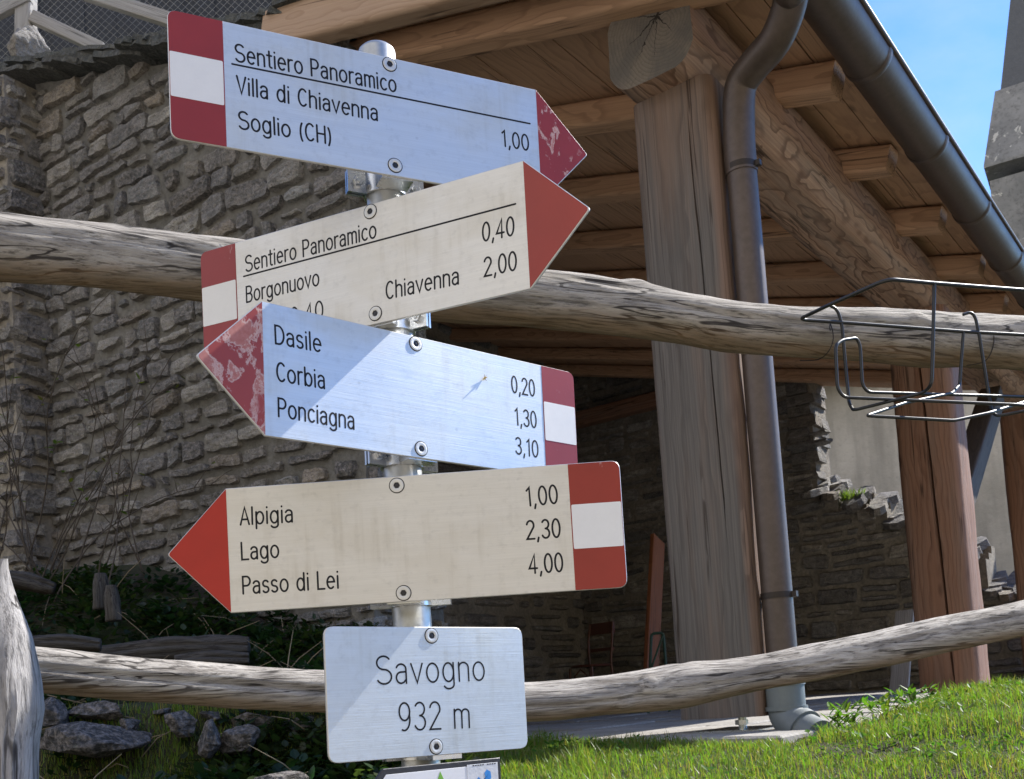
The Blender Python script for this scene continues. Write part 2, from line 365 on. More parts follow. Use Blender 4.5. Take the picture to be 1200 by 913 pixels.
M['post_grey'] = timber_mat('greyed larch post', (.28, .18, .128), (.11, .064, .042), (.145, .133, .126), .88, 62, .014, 1.1, top_fresh=1.75)
M['larch'] = timber_mat('larch beam', (.55, .36, .25), (.15, .078, .05), (.30, .27, .24), .10, 62, .045, 1.5)
M['larch_red'] = timber_mat('reddish larch', (.31, .165, .105), (.14, .062, .036), (.25, .20, .17), .12, 70, .018, 1.1)
M['rafter'] = timber_mat('rafter larch', (.63, .395, .25), (.27, .15, .09), None, 0, 75, .03, .9)
M['barge'] = timber_mat('pale rafter', (.46, .325, .23), (.28, .17, .105), None, 0, 75, .03, .8)
M['board'] = timber_mat('roof boarding', (.60, .375, .235), (.28, .165, .11), None, 0, 45, .04, .7)
M['dark_timber'] = timber_mat('dark old timber', (.10, .072, .05), (.045, .032, .022), (.085, .07, .056), .4, 60, .03)
M['old_grey'] = timber_mat('silver grey timber', (.30, .27, .24), (.14, .12, .10), (.42, .41, .40), .75, 60, .03)
M['leaning'] = timber_mat('orange brown board', (.30, .11, .045), (.16, .05, .022), None, 0, 60, .03)
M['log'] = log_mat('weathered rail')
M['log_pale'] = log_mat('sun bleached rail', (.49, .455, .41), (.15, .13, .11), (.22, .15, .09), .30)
M['stake'] = log_mat('silver stake', (.44, .42, .41), (.19, .18, .175), (.2, .19, .17), -2.0)
M['stone'] = stone_mat('grey schist'); M['stone_in'] = stone_mat('porch schist', val=.9)  # stone_in: pale flecks slightly darker
M['slate'] = stone_mat('roof slate', (.9, 1.0, .95), .62)
M['mortar'] = mortar_mat('lime mortar', (.215, .207, .19), (.135, .129, .118)); M['mortar_dark'] = mortar_mat('old grey mortar', (.38, .345, .29), (.21, .19, .165))
M['copper'] = plain('weathered copper', (.105, .079, .066), .45, .45, .35, 9, .06, .003)
M['pvc'] = plain('grey plastic pipe', (.155, .175, .18), .5, 0, .15, 12, .05, .002)
M['green_metal'] = plain('dark green metal', (.02, .06, .035), .5, 0, .2)
M['chair_wood'] = plain('red brown varnish', (.12, .045, .028), .35, 0, .2)

def beam_end_mat():
    t = NT('weathered end grain'); raw = t.coord('Object')
    w1 = t.noise(raw, 5, 3, .5, out='Color'); a = t.n.new('ShaderNodeVectorMath'); a.operation = 'MULTIPLY_ADD'; t.L(w1, a.inputs[0]); a.inputs[1].default_value = (0, .07, .07); t.L(raw, a.inputs[2])
    x, y, z = t.sep(a.outputs[0]); y = t.math('SUBTRACT', y, -.040); z = t.math('SUBTRACT', z, .060)
    r = t.math('SQRT', t.math('ADD', t.math('MULTIPLY', y, y), t.math('MULTIPLY', z, z)))
    ph = t.math('FRACT', t.math('MULTIPLY', r, 75.0)); rc = t.ramp(ph, [(0, 0.0), (.6, .4), (.92, 1.0), (1, .1)])
    ang = t.math('ARCTAN2', z, y); cb = t.n.new('ShaderNodeCombineXYZ'); t.L(ang, cb.inputs[0]); t.L(t.math('MULTIPLY', r, 1.3), cb.inputs[1])
    rad = t.noise(cb.outputs[0], 5.5, 3, .6); rad2 = t.noise(cb.outputs[0], 22, 3, .6)
    blot = t.noise(raw, 7, 4, .6); sp = t.noise(raw, 90, 4, .7)
    col = t.mix(t.math('MULTIPLY', rc, .5), (.205, .175, .145), (.105, .085, .068))
    col = t.mix(t.ramp(blot, [(.40, .7), (.60, 0.0)]), col, (.105, .098, .092))
    col = t.mix(t.ramp(rad2, [(.30, .5), (.45, 0.0)]), col, (.10, .085, .07))
    col = t.mix(t.ramp(sp, [(.35, .35), (.5, 0.0)]), col, (.12, .10, .085))
    x2, y2, z2 = t.sep(raw); y2 = t.math('ADD', y2, .040); z2 = t.math('SUBTRACT', z2, .060); wob = t.math('MULTIPLY', t.math('SUBTRACT', t.noise(raw, 26, 3, .6), .5), .034); crk = None
    for cy, cz, ln, wd in ((-.60, .80, .20, .0075), (.90, -.42, .15, .0035), (-.58, -.80, .11, .003), (.92, .40, .15, .003), (.15, -.99, .16, .0022), (-1.0, -.05, .10, .0022), (.6, -.8, .19, .002)):
        al = t.math('ADD', t.math('MULTIPLY', y2, cy), t.math('MULTIPLY', z2, cz)); pe = t.math('ABSOLUTE', t.math('ADD', t.math('SUBTRACT', t.math('MULTIPLY', z2, cy), t.math('MULTIPLY', y2, cz)), wob))
        wdt = t.math('MULTIPLY', t.math('SUBTRACT', 1.0, t.math('DIVIDE', al, ln)), wd) if ln < .2 else wd
        mk = t.math('MULTIPLY', t.math('LESS_THAN', pe, wdt), t.math('GREATER_THAN', al, -.004))
        crk = mk if crk is None else t.math('MAXIMUM', crk, mk)
    col = t.mix(t.math('MULTIPLY', crk, .93), col, (.02, .016, .013))
    h = t.math('ADD', t.math('ADD', t.math('MULTIPLY', rc, -.4), t.math('MULTIPLY', rad, -.6)), t.math('MULTIPLY', sp, .4))
    return t.set(col, .85, 0, t.bump(h, .5, .006), .2)
M['end_grain'] = beam_end_mat()

def ground_mat():
    t = NT('earth and turf'); v = t.coord('Object'); n1 = t.noise(v, .9, 5, .6); n2 = t.noise(v, 18, 6, .65); n3 = t.noise(v, 90, 4, .6)
    col = t.mix(t.ramp(n1, [(.4, 0.0), (.6, 1.0)]), (.045, .037, .027), (.035, .05, .018))
    col = t.mix(t.ramp(n2, [(.4, 0.0), (.7, .7)]), col, (.075, .062, .045))
    # unseen gravel path behind the viewer, widened and paled to bounce light
    yy = t.sep(v)[1]; e = t.math('ADD', yy, t.math('MULTIPLY', t.math('SUBTRACT', n1, .5), 1.2))
    path = t.ramp(t.math('MULTIPLY', t.math('ADD', e, .2), -1.0), [(.0, 0.0), (.5, 1.0)])
    far = t.ramp(t.math('MULTIPLY', t.math('ADD', e, 26.0), -.2), [(.0, 0.0), (.6, 1.0)])
    gr = t.mix(t.ramp(n3, [(.3, 0.0), (.7, 1.0)]), (.40, .35, .28), (.55, .49, .40))
    col = t.mix(t.math('SUBTRACT', path, far), col, gr)
    col = t.mix(far, col, t.mix(n1, (.20, .18, .09), (.28, .22, .14)))  # warm tone of the rear slope chosen for its bounce light
    return t.set(col, .95, 0, t.bump(t.math('ADD', n2, t.math('MULTIPLY', n3, .5)), .7, .03), .2)
M['ground'] = ground_mat()
def leaf_mat(name, vary=True):
    t = NT(name); c = t.attr(); t.n.remove(t.p)
    d = t.n.new('ShaderNodeBsdfDiffuse'); tr = t.n.new('ShaderNodeBsdfTranslucent'); g = t.n.new('ShaderNodeBsdfGlossy'); g.inputs['Roughness'].default_value = .4
    m1 = t.n.new('ShaderNodeMixShader'); m1.inputs[0].default_value = .55; m2 = t.n.new('ShaderNodeMixShader'); m2.inputs[0].default_value = .03
    t.L(c, d.inputs[0]); t.L(t.mix(1.0, c, (1.0, 1.15, .55), 'MULTIPLY'), tr.inputs[0])
    t.L(d.outputs[0], m1.inputs[1]); t.L(tr.outputs[0], m1.inputs[2]); t.L(m1.outputs[0], m2.inputs[1]); t.L(g.outputs[0], m2.inputs[2]); t.L(m2.outputs[0], t.out.inputs[0])
    return t.m
M['leaf'] = leaf_mat('leaf blades')
def terrace_mat():
    t = NT('pale stone paving'); v = t.coord('Object'); n1 = t.noise(v, 3, 5, .6); n2 = t.noise(v, 40, 5, .65)
    col = t.mix(t.ramp(n1, [(.35, 0.0), (.65, 1.0)]), (.27, .255, .235), (.40, .38, .35))
    col = t.mix(t.ramp(n2, [(.4, .5), (.6, 0.0)]), col, (.17, .16, .145))
    return t.set(col, .9, 0, t.bump(t.math('ADD', n1, t.math('MULTIPLY', n2, .4)), .6, .015), .25)
M['terrace'] = terrace_mat()
def plaster_mat(name, a, b, sc=1.0):
    t = NT(name); v = t.coord('Object'); n1 = t.noise(v, 1.1*sc, 6, .62); n2 = t.noise(v, 12*sc, 6, .65); s = t.noise(t.coord('Object', (3*sc, 3*sc, .35*sc)), 1.0, 4, .6)
    col = t.mix(t.ramp(n1, [(.35, 0.0), (.65, 1.0)]), a, b)
    col = t.mix(t.ramp(s, [(.45, 0.0), (.7, .55)]), col, tuple(c*.55 for c in b))
    col = t.mix(t.ramp(n2, [(.32, .55), (.45, 0.0)]), col, tuple(c*.6 for c in a))
    return t.set(col, .93, 0, t.bump(n2, .5, .02), .2)
M['plaster'] = plaster_mat('weathered plaster', (.63, .595, .535), (.46, .435, .39))
def tower_mat():
    t = NT('flaking grey render'); v = t.coord('Object'); n1 = t.noise(v, .8, 6, .6); n2 = t.noise(v, 5, 6, .7); n3 = t.noise(v, 1.7, 5, .65, .6)
    col = t.mix(t.ramp(n1, [(.35, 0.0), (.65, 1.0)]), (.22, .22, .22), (.34, .335, .33))
    col = t.mix(t.ramp(n2, [(.35, .5), (.5, 0.0)]), col, (.10, .10, .10))
    col = t.mix(t.ramp(n3, [(.62, 0.0), (.64, .95)]), col, (.62, .60, .56))
    return t.set(col, .9, 0, t.bump(n2, .5, .04), .2)
M['tower'] = tower_mat(); M['spire'] = plain('slate spire', (.12, .125, .135), .7, 0, .35, 3, .3, .03)

# ================================================================== ground
SLAB_Z = -.055                                              # top of the paving, in building height
def ground_z(x, y):
    b = to_b(Vector((x, y, 0)))
    z = interp(y, [(-40, 2.5), (-26, -1.7), (-9, -1.6), (-1, -1.50), (.35, -1.44), (.9, -1.0), (1.5, -.56), (1.9, -.40), (2.5, -.262), (3.1, -.215), (3.6, -.195), (5, -.19), (30, 0.0)])
    if y < -40: z = 2.5 + min(420.0, (-40-y)*.42)  # unseen slope behind the viewer, added to reflect warm light
    # turf swells a little to the right of the paving
    z += .09*sm(.9, 1.9, x)*sm(2.4, 3.6, y)*sm(-.55, -.95, b.y)
    # earth heaped against the house wall on the left
    lm = sm(-.02, -.55, x)*sm(-6.0, -3.5, x)
    z += lm*(.27*sm(2.95, 3.30, y) + .22*sm(3.5, 4.6, y) + .52*sm(3.5, 5.4, y)*sm(-.6, -1.9, x))
    # higher terrace behind the wall
    if b.x > -.12 and 1.0 < b.y < 5.5: z = min(z, -.26)          # floor level inside the house
    up = sm(8.7, 9.4, y)*sm(-1.6, -2.4, x); z = z*(1-up) + 6.15*up
    # far ground
    r = math.hypot(x, y)
    if y > -20 and r > 40: z += -.02*(r-40)
    # keep the ground below the paving
    if b.x > -.30+.24*(b.y+.6) and b.y > -.60 and b.y < 5.2 and b.x < 9 and x > -.25: z = min(z, ORG.z + SLAB_Z - .075)
    return z
def gz(x, y): return ground_z(x, y) + .012*nz(x*3, y*3, 1)
def axis_pts(lo, hi, step, far):
    a = list(np.arange(lo, hi, step)); g = step; p = lo; L = []
    while p > -far: g *= 1.35; p -= g; L.append(p)
    g = step; p = a[-1]; Rr = []
    while p < far: g *= 1.35; p += g; Rr.append(p)
    return L[::-1] + a + Rr
g = Mesh(); xs = axis_pts(-4, 4.5, .06, 1600); ys = axis_pts(-2, 7.5, .06, 1600)
g.v = [(x, y, gz(x, y)) for y in ys for x in xs]; nx = len(xs)
g.f = [(j*nx+i, j*nx+i+1, (j+1)*nx+i+1, (j+1)*nx+i) for j in range(len(ys)-1) for i in range(nx-1)]
g.mi = [0]*len(g.f); g.col = [None]*len(g.v)
tag(g.build('ground', M['ground'], smooth=True), kind='structure')

# paving of the porch: irregular flags with a broken edge
rng = random.Random(5)
pv = Mesh(); e = -.34
pv.box((-.25, -.50, -.30), (9.0, 5.6, SLAB_Z-.03))
while e < 8.8:
    le = rng.uniform(.5, 1.0); w = -.64 + rng.uniform(-.05, .05)
    while w < 5.4:
        lw = rng.uniform(.4, .8); z = SLAB_Z + rng.uniform(-.006, .004); gpx = .006
        n = 5; top = []
        ring = [(e+gpx, w+gpx), (e+le-gpx, w+gpx), (e+le-gpx, w+lw-gpx), (e+gpx, w+lw-gpx)]
        poly = []
        for (a, b), (c, d) in zip(ring, ring[1:]+ring[:1]):
            for k in range(n):
                t = k/n; poly.append((a+(c-a)*t + .012*nz(a*9+t*5, b*9, 3), b+(d-b)*t + .012*nz(a*9+t*5, b*9, 7)))
        N = len(poly); mid = (e+le/2, w+lw/2)
        vs = [(*p, z-.06) for p in poly] + [(*p, z-.008) for p in poly] + [(p[0]+(mid[0]-p[0])*.03, p[1]+(mid[1]-p[1])*.03, z) for p in poly]
        fs = [(r*N+k, r*N+(k+1) % N, (r+1)*N+(k+1) % N, (r+1)*N+k) for r in (0, 1) for k in range(N)] + [tuple(2*N+k for k in range(N))]
        pv.add(vs, fs); w += lw
    e += le
pv.v = [(a + .24*(b_+.6)*max(0.0, min(1.0, (2.2-a)/2.0)), b_, c) for a, b_, c in pv.v]
tag(pv.build('pavement', M['terrace'], M=MB_), kind='structure')

# ================================================================== stone walling
def rubble(ms, rows, smin, smax, ztop, zbot, C, D, N, rng, cell=.016, depth=.035, palette=None, hrange=(.07, .19), lrange=(.12, .42), mask=None, slope=0.0, back=.06):
    """Roughly coursed rubble on the plane C + D*s + UP*z, faces along N. Every stone is a rough block with its own tone."""
    z = zbot; zmax = max(ztop(smin), ztop(smax), ztop((smin+smax)/2))
    while z < zmax:
        h = rng.uniform(*hrange); s = smin - rng.uniform(0, .15)
        while s < smax:
            l = rng.uniform(*lrange)*(.7+h*3.0)
            parts = [(0.0, 1.0)] if (h < .13 or rng.random() < .6) else [(0.0, .5+rng.uniform(-.12, .12))]
            if parts[0][1] < 1: parts.append((parts[0][1], 1.0))
            for a, b in parts:
                s0, s1, z0, z1 = max(s, smin-.01), min(s+l, smax+.01), z+h*a, z+h*b
                wob = .03*nz(s*1.7, z*2.0, 4)
                if s1-s0 < .05: continue
                zt = ztop((s0+s1)/2)
                if z0+.02 > zt: continue
                z1 = min(z1, zt)
                if z1-z0 < .03: continue
                if mask and not mask((s0+s1)/2, (z0+z1)/2): continue
                gp = .003+rng.random()*.006
                q = [(s0+gp, z0+gp), (s1-gp, z0+gp), (s1-gp, z1-gp), (s0+gp, z1-gp)]
                jz = min(.35*(z1-z0), .032)
                q = [(p[0]+rng.uniform(-1, 1)*jz*.9, p[1]+wob+rng.uniform(-1, 1)*jz*.75) for p in q]
                nx_, nz_ = max(3, int((s1-s0)/cell)), max(3, int((z1-z0)/cell))
                tone = rng.choice(palette); v_ = rng.uniform(.62, 1.5); tone = tuple(c*v_ for c in tone)
                dp = depth*rng.uniform(.55, 1.15); sd = rng.uniform(0, 100); tx, tz = rng.uniform(-.05, .05), rng.uniform(-.07, .05)
                cut = rng.uniform(.06, .20)
                vs = []
                for j in range(nz_+1):
                    for i in range(nx_+1):
                        u, v = i/nx_, j/nz_
                        # round the outline off unevenly
                        uu, vv = 2*u-1, 2*v-1; k = 1 - cut*(uu*uu*vv*vv)
                        u2, v2 = .5+.5*uu*k, .5+.5*vv*k
                        ps = (q[0][0]*(1-u2)+q[1][0]*u2)*(1-v2) + (q[3][0]*(1-u2)+q[2][0]*u2)*v2
                        pz = (q[0][1]*(1-u2)+q[1][1]*u2)*(1-v2) + (q[3][1]*(1-u2)+q[2][1]*u2)*v2
                        ps += .012*nz(ps*16, pz*16, sd); pz += .012*nz(ps*16, pz*16, sd+9)
                        dx = min(u, 1-u)*(s1-s0); dz = min(v, 1-v)*(z1-z0); ed = min(dx, dz)
                        prof = 1 - math.exp(-ed/.008)
                        dd = dp*(.25+.75*prof) + (u-.5)*(s1-s0)*tx + (v-.5)*(z1-z0)*tz
                        dd += prof*(.012*fbm(ps*8, pz*8, sd, 4) + .006*nz(ps*34, pz*60, sd))
                        if ed < 1e-6: dd = -back
                        vs.append(C + D*ps + UP*pz + N*dd)
                n = nx_+1
                fs = [(j*n+i, j*n+i+1, (j+1)*n+i+1, (j+1)*n+i) for j in range(nz_) for i in range(nx_)]
                ms.add(vs, fs, 0, tone)
            s += l
        z += h
def mortar_sheet(ms, smin, smax, ztop, zbot, C, D, N, cell=.03, thick=.45, mi=1, mask=None, off=0.0):
    ns, nzz = max(2, int((smax-smin)/cell)), max(2, int((max(ztop(smin), ztop(smax))-zbot)/cell)); vs = []
    for j in range(nzz+1):
        for i in range(ns+1):
            s = smin+(smax-smin)*i/ns; z = zbot+(ztop(s)-zbot)*j/nzz
            vs.append(C + D*s + UP*z + N*(off+.007*fbm(s*9, z*9, 2, 3)+.006*nz(s*40, z*40, 5)))
    n = ns+1; fs = [(j*n+i, j*n+i+1, (j+1)*n+i+1, (j+1)*n+i) for j in range(nzz) for i in range(ns)]
    b = len(vs)
    vs2 = [v - N*thick for v in (vs[0], vs[ns], vs[nzz*n+ns], vs[nzz*n])]
    fs += [(b, b+3, b+2, b+1)]
    fs.append(tuple([nzz*n+i for i in range(n)] + [b+2, b+3]))          # top
    fs.append(tuple([j*n+ns for j in range(nzz, -1, -1)] + [b+1, b+2]))
    fs.append(tuple([j*n for j in range(nzz+1)] + [b+3, b]))
    ms.add(vs+vs2, fs, mi, (.3, .3, .3))
PAL = [(.24, .235, .222), (.19, .187, .182), (.30, .285, .25), (.15, .15, .15), (.235, .222, .20), (.22, .225, .222), (.34, .325, .295), (.17, .165, .16), (.25, .215, .17)]
PAL_DARK = [(.36, .345, .32), (.26, .255, .245), (.42, .39, .34), (.20, .20, .197), (.36, .33, .28)]

T2 = math.radians(57)
WD = Vector((-math.sin(T2), math.cos(T2), 0)); WN = Vector((-math.cos(T2), -math.sin(T2), 0))     # gable wall direction and facing
WC = W(-.30, 1.17, 0); WC.z = 0.0
def gable_top(s): return 2.98 + .30*max(s, -.1)
rng = random.Random(11)
house = empty('stone_house', Matrix.Translation(WC), 'rough grey stone gable wall behind the rails with slates along its sloping top', 'house')
ms = Mesh(); rubble(ms, 0, 0.0, 2.30, gable_top, -.25, WC, WD, WN, rng, palette=PAL, cell=.013, depth=.027, hrange=(.055, .17), lrange=(.10, .34))
mortar_sheet(ms, 0.02, 2.30, gable_top, -.3, WC, WD, WN, thick=.5, off=-.007)
# return face at the corner
rubble(ms, 0, .03, .50, lambda s: 2.98, -.25, WC + WD*.015, -WN, -WD, rng, palette=PAL, cell=.02)
house_wall = ms.build('wall', [M['stone'], M['mortar']], house, world=True)
# the return face runs from the corner away from the viewer
# slates along the verge, lapped down the slope
sl_ = Mesh(); rng = random.Random(21)
for layer in range(3):
    s = .30 - rng.random()*.1 - layer*.07
    while s < 2.55:
        l = rng.uniform(.20, .42); th_ = rng.uniform(.022, .042); proj = .13 + rng.uniform(-.05, .05) - layer*.015
        z0 = gable_top(s) + .005 + layer*.034; tilt = .30 + rng.uniform(-.02, .10)
        dirs = (WD + UP*tilt).normalized(); nup = dirs.cross(WN).normalized()
        if nup.z < 0: nup = -nup
        P = WC + WD*s + UP*z0; P.z = z0
        nseg = 7; outline = []
        for k in range(nseg+1): outline.append((l*k/nseg, proj + .030*nz(s*5+k*.9, layer*3.1, 2) - (.05 if k in (0, nseg) else 0)*rng.random()))
        poly = [P + dirs*a + WN*b for a, b in outline]; poly2 = [P + dirs*a - WN*.30 for a, b in reversed(outline[::nseg])]
        ring = poly + poly2; tn = rng.choice([(.10, .108, .102), (.082, .088, .086), (.125, .125, .115), (.07, .078, .076)])
        n = len(ring); vs = [v for v in ring] + [v + nup*th_ - WN*.004 for v in ring]
        sl_.add(vs, [tuple(range(n)), tuple(range(2*n-1, n-1, -1))] + [(k, n+k, n+(k+1) % n, (k+1) % n) for k in range(n)], 0, tn)
        s += l*rng.uniform(.62, .82)
sl_.build('roof_edge', M['slate'], house, world=True)

# older wall standing forward on the far left
rng = random.Random(31)
C2 = WC + WD*2.26 + WN*.20
ms = Mesh(); top2 = lambda s: 3.62 + .10*s
rubble(ms, 0, 0.0, 2.0, top2, .3, C2, WD, WN, rng, palette=PAL, cell=.02, hrange=(.06, .15), lrange=(.10, .30))
mortar_sheet(ms, 0.02, 2.0, top2, .2, C2, WD, WN, thick=.6)
rubble(ms, 0, .0, .30, lambda s: 3.62, .3, C2 + WD*.015, -WN, -WD, rng, palette=PAL, cell=.02)
tag(ms.build('stone_wall', [M['stone'], M['mortar_dark']], M=Matrix.Translation(C2), world=True), 'dark stone wall at the left edge, meeting the gable wall in a corner', 'wall')

# back wall of the porch: high on the left, broken down to a stepped ruin on the right
rng = random.Random(41); BE = 7.35
BC = W(BE, -.35, 0); BC.z = ORG.z
steps = [(-.1, .80), (.55, .83), (.70, 1.20), (.95, 1.28), (1.10, 1.62), (1.42, 1.66), (1.52, 1.84), (1.74, 1.92), (2.02, 2.06), (2.22, 2.14), (2.30, 3.6), (2.40, 4.6)]
def back_top(s):
    r_ = .80
    for a, b in steps:
        if s >= a: r_ = b
    return r_ + .04*nz(s*6, 0, 3)
ms = Mesh()
rubble(ms, 0, -.05, 6.4, back_top, -.2, BC, AW, -AE, rng, palette=PAL_DARK, cell=.035, depth=.05, hrange=(.10, .24), lrange=(.16, .5))
# jagged body behind the faces, in vertical strips so that the steps stay stepped
s = -.05
while s < 6.4:
    ds = .10; zt = back_top(s+ds/2)-.02
    for q, (d0, d1, up_) in enumerate(((0, .15, 0), (.151, .30, .07), (.301, .45, .15))): ms.box((BE+d0, -.35+s, -.3), (BE+d1, -.35+s+ds-.0005, zt+(up_ if s < 2.2 else 0)), MB_, 1, (.2, .2, .2))
    s += ds
# loose top stones and the pier's jagged edge
for (sa, sb) in zip(steps, steps[1:]):
    n_ = max(1, int((sb[0]-sa[0])/.16))
    for k in range(n_):
        for q in range(3):
            sx = sa[0]+(sb[0]-sa[0])*(k+.5)/n_; hh = rng.uniform(.03, .07); ll = rng.uniform(.09, .16); dd_ = rng.uniform(.14, .28)
            R_ = Matrix.Translation((BE+.03+.16*q, -.35+sx, sa[1]+.065*q+rng.uniform(-.02, .02))) @ Matrix.Rotation(rng.uniform(-.4, .4), 4, 'Z') @ Matrix.Rotation(rng.uniform(-.65, -.25), 4, 'Y')
            vs, fs = [], []
            for a in range(9):
                an = a/9*2*math.pi; rr = rng.uniform(.8, 1.15)
                vs.append((dd_*math.cos(an)*rr, ll*math.sin(an)*rr, -.03))
            for v_ in list(vs): vs.append((v_[0]*.92, v_[1]*.92, hh+rng.uniform(-.01, .01)))
            fs = [(a, (a+1) % 9, 9+(a+1) % 9, 9+a) for a in range(9)] + [tuple(9+a for a in range(9))]
            ms.add([MB_ @ R_ @ Vector(v_) for v_ in vs], fs, 0, tuple(c*1.5 for c in rng.choice(PAL)))  # tones brightened to paint sunlight onto the broken steps
z = 2.05
while z < 4.0:
    h = rng.uniform(.07, .15)
    for q in range(2):
        d0 = BE-.04+.24*q; ex = rng.uniform(.02, .13)
        vs = [(d0+rng.uniform(0, .02), -.35+2.32-ex+rng.uniform(-.02, .02), z+.006), (d0+.23, -.35+2.32-ex+rng.uniform(-.02, .02), z+.006), (d0+.23, -.35+2.5, z+.006), (d0, -.35+2.5, z+.006)]
        vs += [(v_[0], v_[1]+rng.uniform(0, .03)*(k < 2), z+h-.006+rng.uniform(-.012, .006)) for k, v_ in enumerate(vs)]
        ms.add([MB_ @ Vector(v_) for v_ in vs], [(0, 3, 2, 1), (4, 5, 6, 7), (0, 1, 5, 4), (1, 2, 6, 5), (2, 3, 7, 6), (3, 0, 4, 7)], 0, rng.choice(PAL))
    z += h
tag(ms.build('ruined_wall', [M['stone_in'], M['mortar_dark']], M=Matrix.Translation(BC), world=True), 'ruined stone wall at the back of the porch, breaking down in steps to the right', 'wall')
# inner wall of the porch along the house
rng = random.Random(43); ms = Mesh(); IC = W(.2, 5.0, 0); IC.z = ORG.z
mortar_sheet(ms, 0, 7.6, lambda s: 4.9, -.2, IC, AE, -AW, cell=.12, mi=1)
rubble(ms, 0, 0, 7.6, lambda s: 4.8, -.1, IC, AE, -AW, rng, palette=PAL_DARK, cell=.09, depth=.05, hrange=(.14, .28), lrange=(.2, .6))
ms.build('side_wall', [M['stone_in'], M['mortar_dark']], house, world=True)

# ================================================================== timber porch
porch = empty('timber_porch', MB_, 'open timber porch roof on heavy larch posts with a copper gutter', 'porch')
def timber(name, A, B, wd, ht, mat, parent, bev=.012, side=None, cracks=(), rough=.003, step=.10, endmat=None, seed=0, nb=3, roll=0.0, space='b'):
    """A sawn or hewn beam from A to B (building coordinates). Local X runs along it, Z is its upper side.
    cracks: (face, frac0, frac1, halfwidth, depth, t0, t1); faces 0 bottom(-z) 1 +y 2 top 3 -y."""
    A, B = Vector(A), Vector(B); X = (B-A); L = X.length; X.normalize()
    up = Vector((0, 0, 1)) if abs(X.z) < .9 else Vector((0, 1, 0))
    Y = up.cross(X).normalized() if side is None else Vector(side).normalized(); Z = X.cross(Y).normalized(); Y = Z.cross(X)
    Mx = frame_m(X, Y, Z, A)
    hy, hz = wd/2, ht/2; n = max(2, int(L/step)); rings = []; N = None
    corners = [(-hy, -hz), (hy, -hz), (hy, hz), (-hy, hz)]
    for i in range(n+1):
        t = i/n; x = L*t; pts = []
        for f in range(4):
            a, b = corners[f], corners[(f+1) % 4]; ln = math.hypot(b[0]-a[0], b[1]-a[1]); d = ((b[0]-a[0])/ln, (b[1]-a[1])/ln); inn = (-d[1], d[0])
            fr = [bev/ln, .25, .5, .75, 1-bev/ln]; dep = [0]*5
            for (cf, c0, c1, hw, dp, t0, t1) in cracks:
                if cf != f: continue
                env = max(0.0, min(1.0, (t-t0)/.06, (t1-t)/.06)); c = c0+(c1-c0)*(t-t0)/max(1e-6, t1-t0) + .022*nz(x*2.2, seed, 1)+.008*nz(x*9, seed, 2)
                w_ = (hw*env*(.6+.5*abs(nz(x*3, seed, 8)))+.0004)/ln
                fr = [bev/ln, max(bev/ln+.01, c-w_), c, min(1-bev/ln-.01, c+w_), 1-bev/ln]; dep = [0, 0, dp*env+.0002, 0, 0]
            for q, dd in zip(fr, dep):
                px_, pz_ = a[0]+d[0]*ln*q+inn[0]*dd, a[1]+d[1]*ln*q+inn[1]*dd
                o_ = rough*nz(x*2.3, px_*9+seed, pz_*9) + rough*.5*nz(x*8, px_*14+seed, pz_*14)
                pts.append((px_ + inn[0]*-o_, pz_ + inn[1]*-o_))
            # rounded corner between faces
            if nb > 1:
                c2 = corners[(f+1) % 4]; e2 = corners[(f+2) % 4]; l2 = math.hypot(e2[0]-c2[0], e2[1]-c2[1]); d2 = ((e2[0]-c2[0])/l2, (e2[1]-c2[1])/l2)
                p0 = (c2[0]-d[0]*bev, c2[1]-d[1]*bev); p1 = (c2[0]+d2[0]*bev, c2[1]+d2[1]*bev)
                for k in range(1, nb):
                    u = k/nb; kk = .55
                    m_ = ((p0[0]+p1[0])/2*(1-kk)+c2[0]*kk, (p0[1]+p1[1])/2*(1-kk)+c2[1]*kk)
                    pts.append(((1-u)**2*p0[0]+2*u*(1-u)*m_[0]+u*u*p1[0], (1-u)**2*p0[1]+2*u*(1-u)*m_[1]+u*u*p1[1]))
        N = len(pts); rings += [(x, *p) for p in pts]
    m = Mesh()
    fs = [(i*N+k, (i+1)*N+k, (i+1)*N+(k+1) % N, i*N+(k+1) % N) for i in range(n) for k in range(N)]
    fs = [f[::-1] for f in fs]
    m.add(rings, fs)
    m.f += [tuple(range(N-1, -1, -1)), tuple(n*N+k for k in range(N))]; m.mi += [1 if endmat else 0]*2
    return m.build(name, [mat, endmat] if endmat else mat, parent, Mx, smooth='auto')
SX = (0, -1, 0)
PZ = 2.40
# posts: local X up; face 0 = towards the viewer's gable side (-e)
p1 = timber('post', (.18, -.235, 0), (.18, -.235, PZ), .335, .36, M['post_grey'], porch, .034, side=(0, -1, 0), cracks=[(0, .30, .36, .006, .05, .02, .55), (0, .78, .72, .004, .03, .28, .95)], seed=3, rough=.006)
p2 = timber('post', (3.42, -.25, -.02), (3.42, -.25, PZ), .36, .36, M['larch_red'], porch, .045, side=(0, -1, 0), cracks=[(0, .62, .50, .012, .08, .0, 1.0)], seed=9, rough=.006)
p3 = timber('post', (6.78, -.25, -.02), (6.78, -.25, PZ), .36, .36, M['larch_red'], porch, .045, side=(0, -1, 0), cracks=[(0, .4, .5, .006, .06, .0, .8)], seed=14, rough=.006)
ft = Mesh(); ft.lathe([(0, 0), (.012, 0), (.012, .055)], Matrix.Translation((.06, -.30, SLAB_Z)), 12); ft.lathe([(.0, .026), (.024, .026), (.024, .044), (0, .044)], Matrix.Translation((.06, -.30, SLAB_Z)), 6)
ft.lathe([(0, 0), (.012, 0), (.012, .055)], Matrix.Translation((.30, -.20, SLAB_Z)), 12); ft.box((.02, -.38, SLAB_Z), (.34, -.12, SLAB_Z+.008))
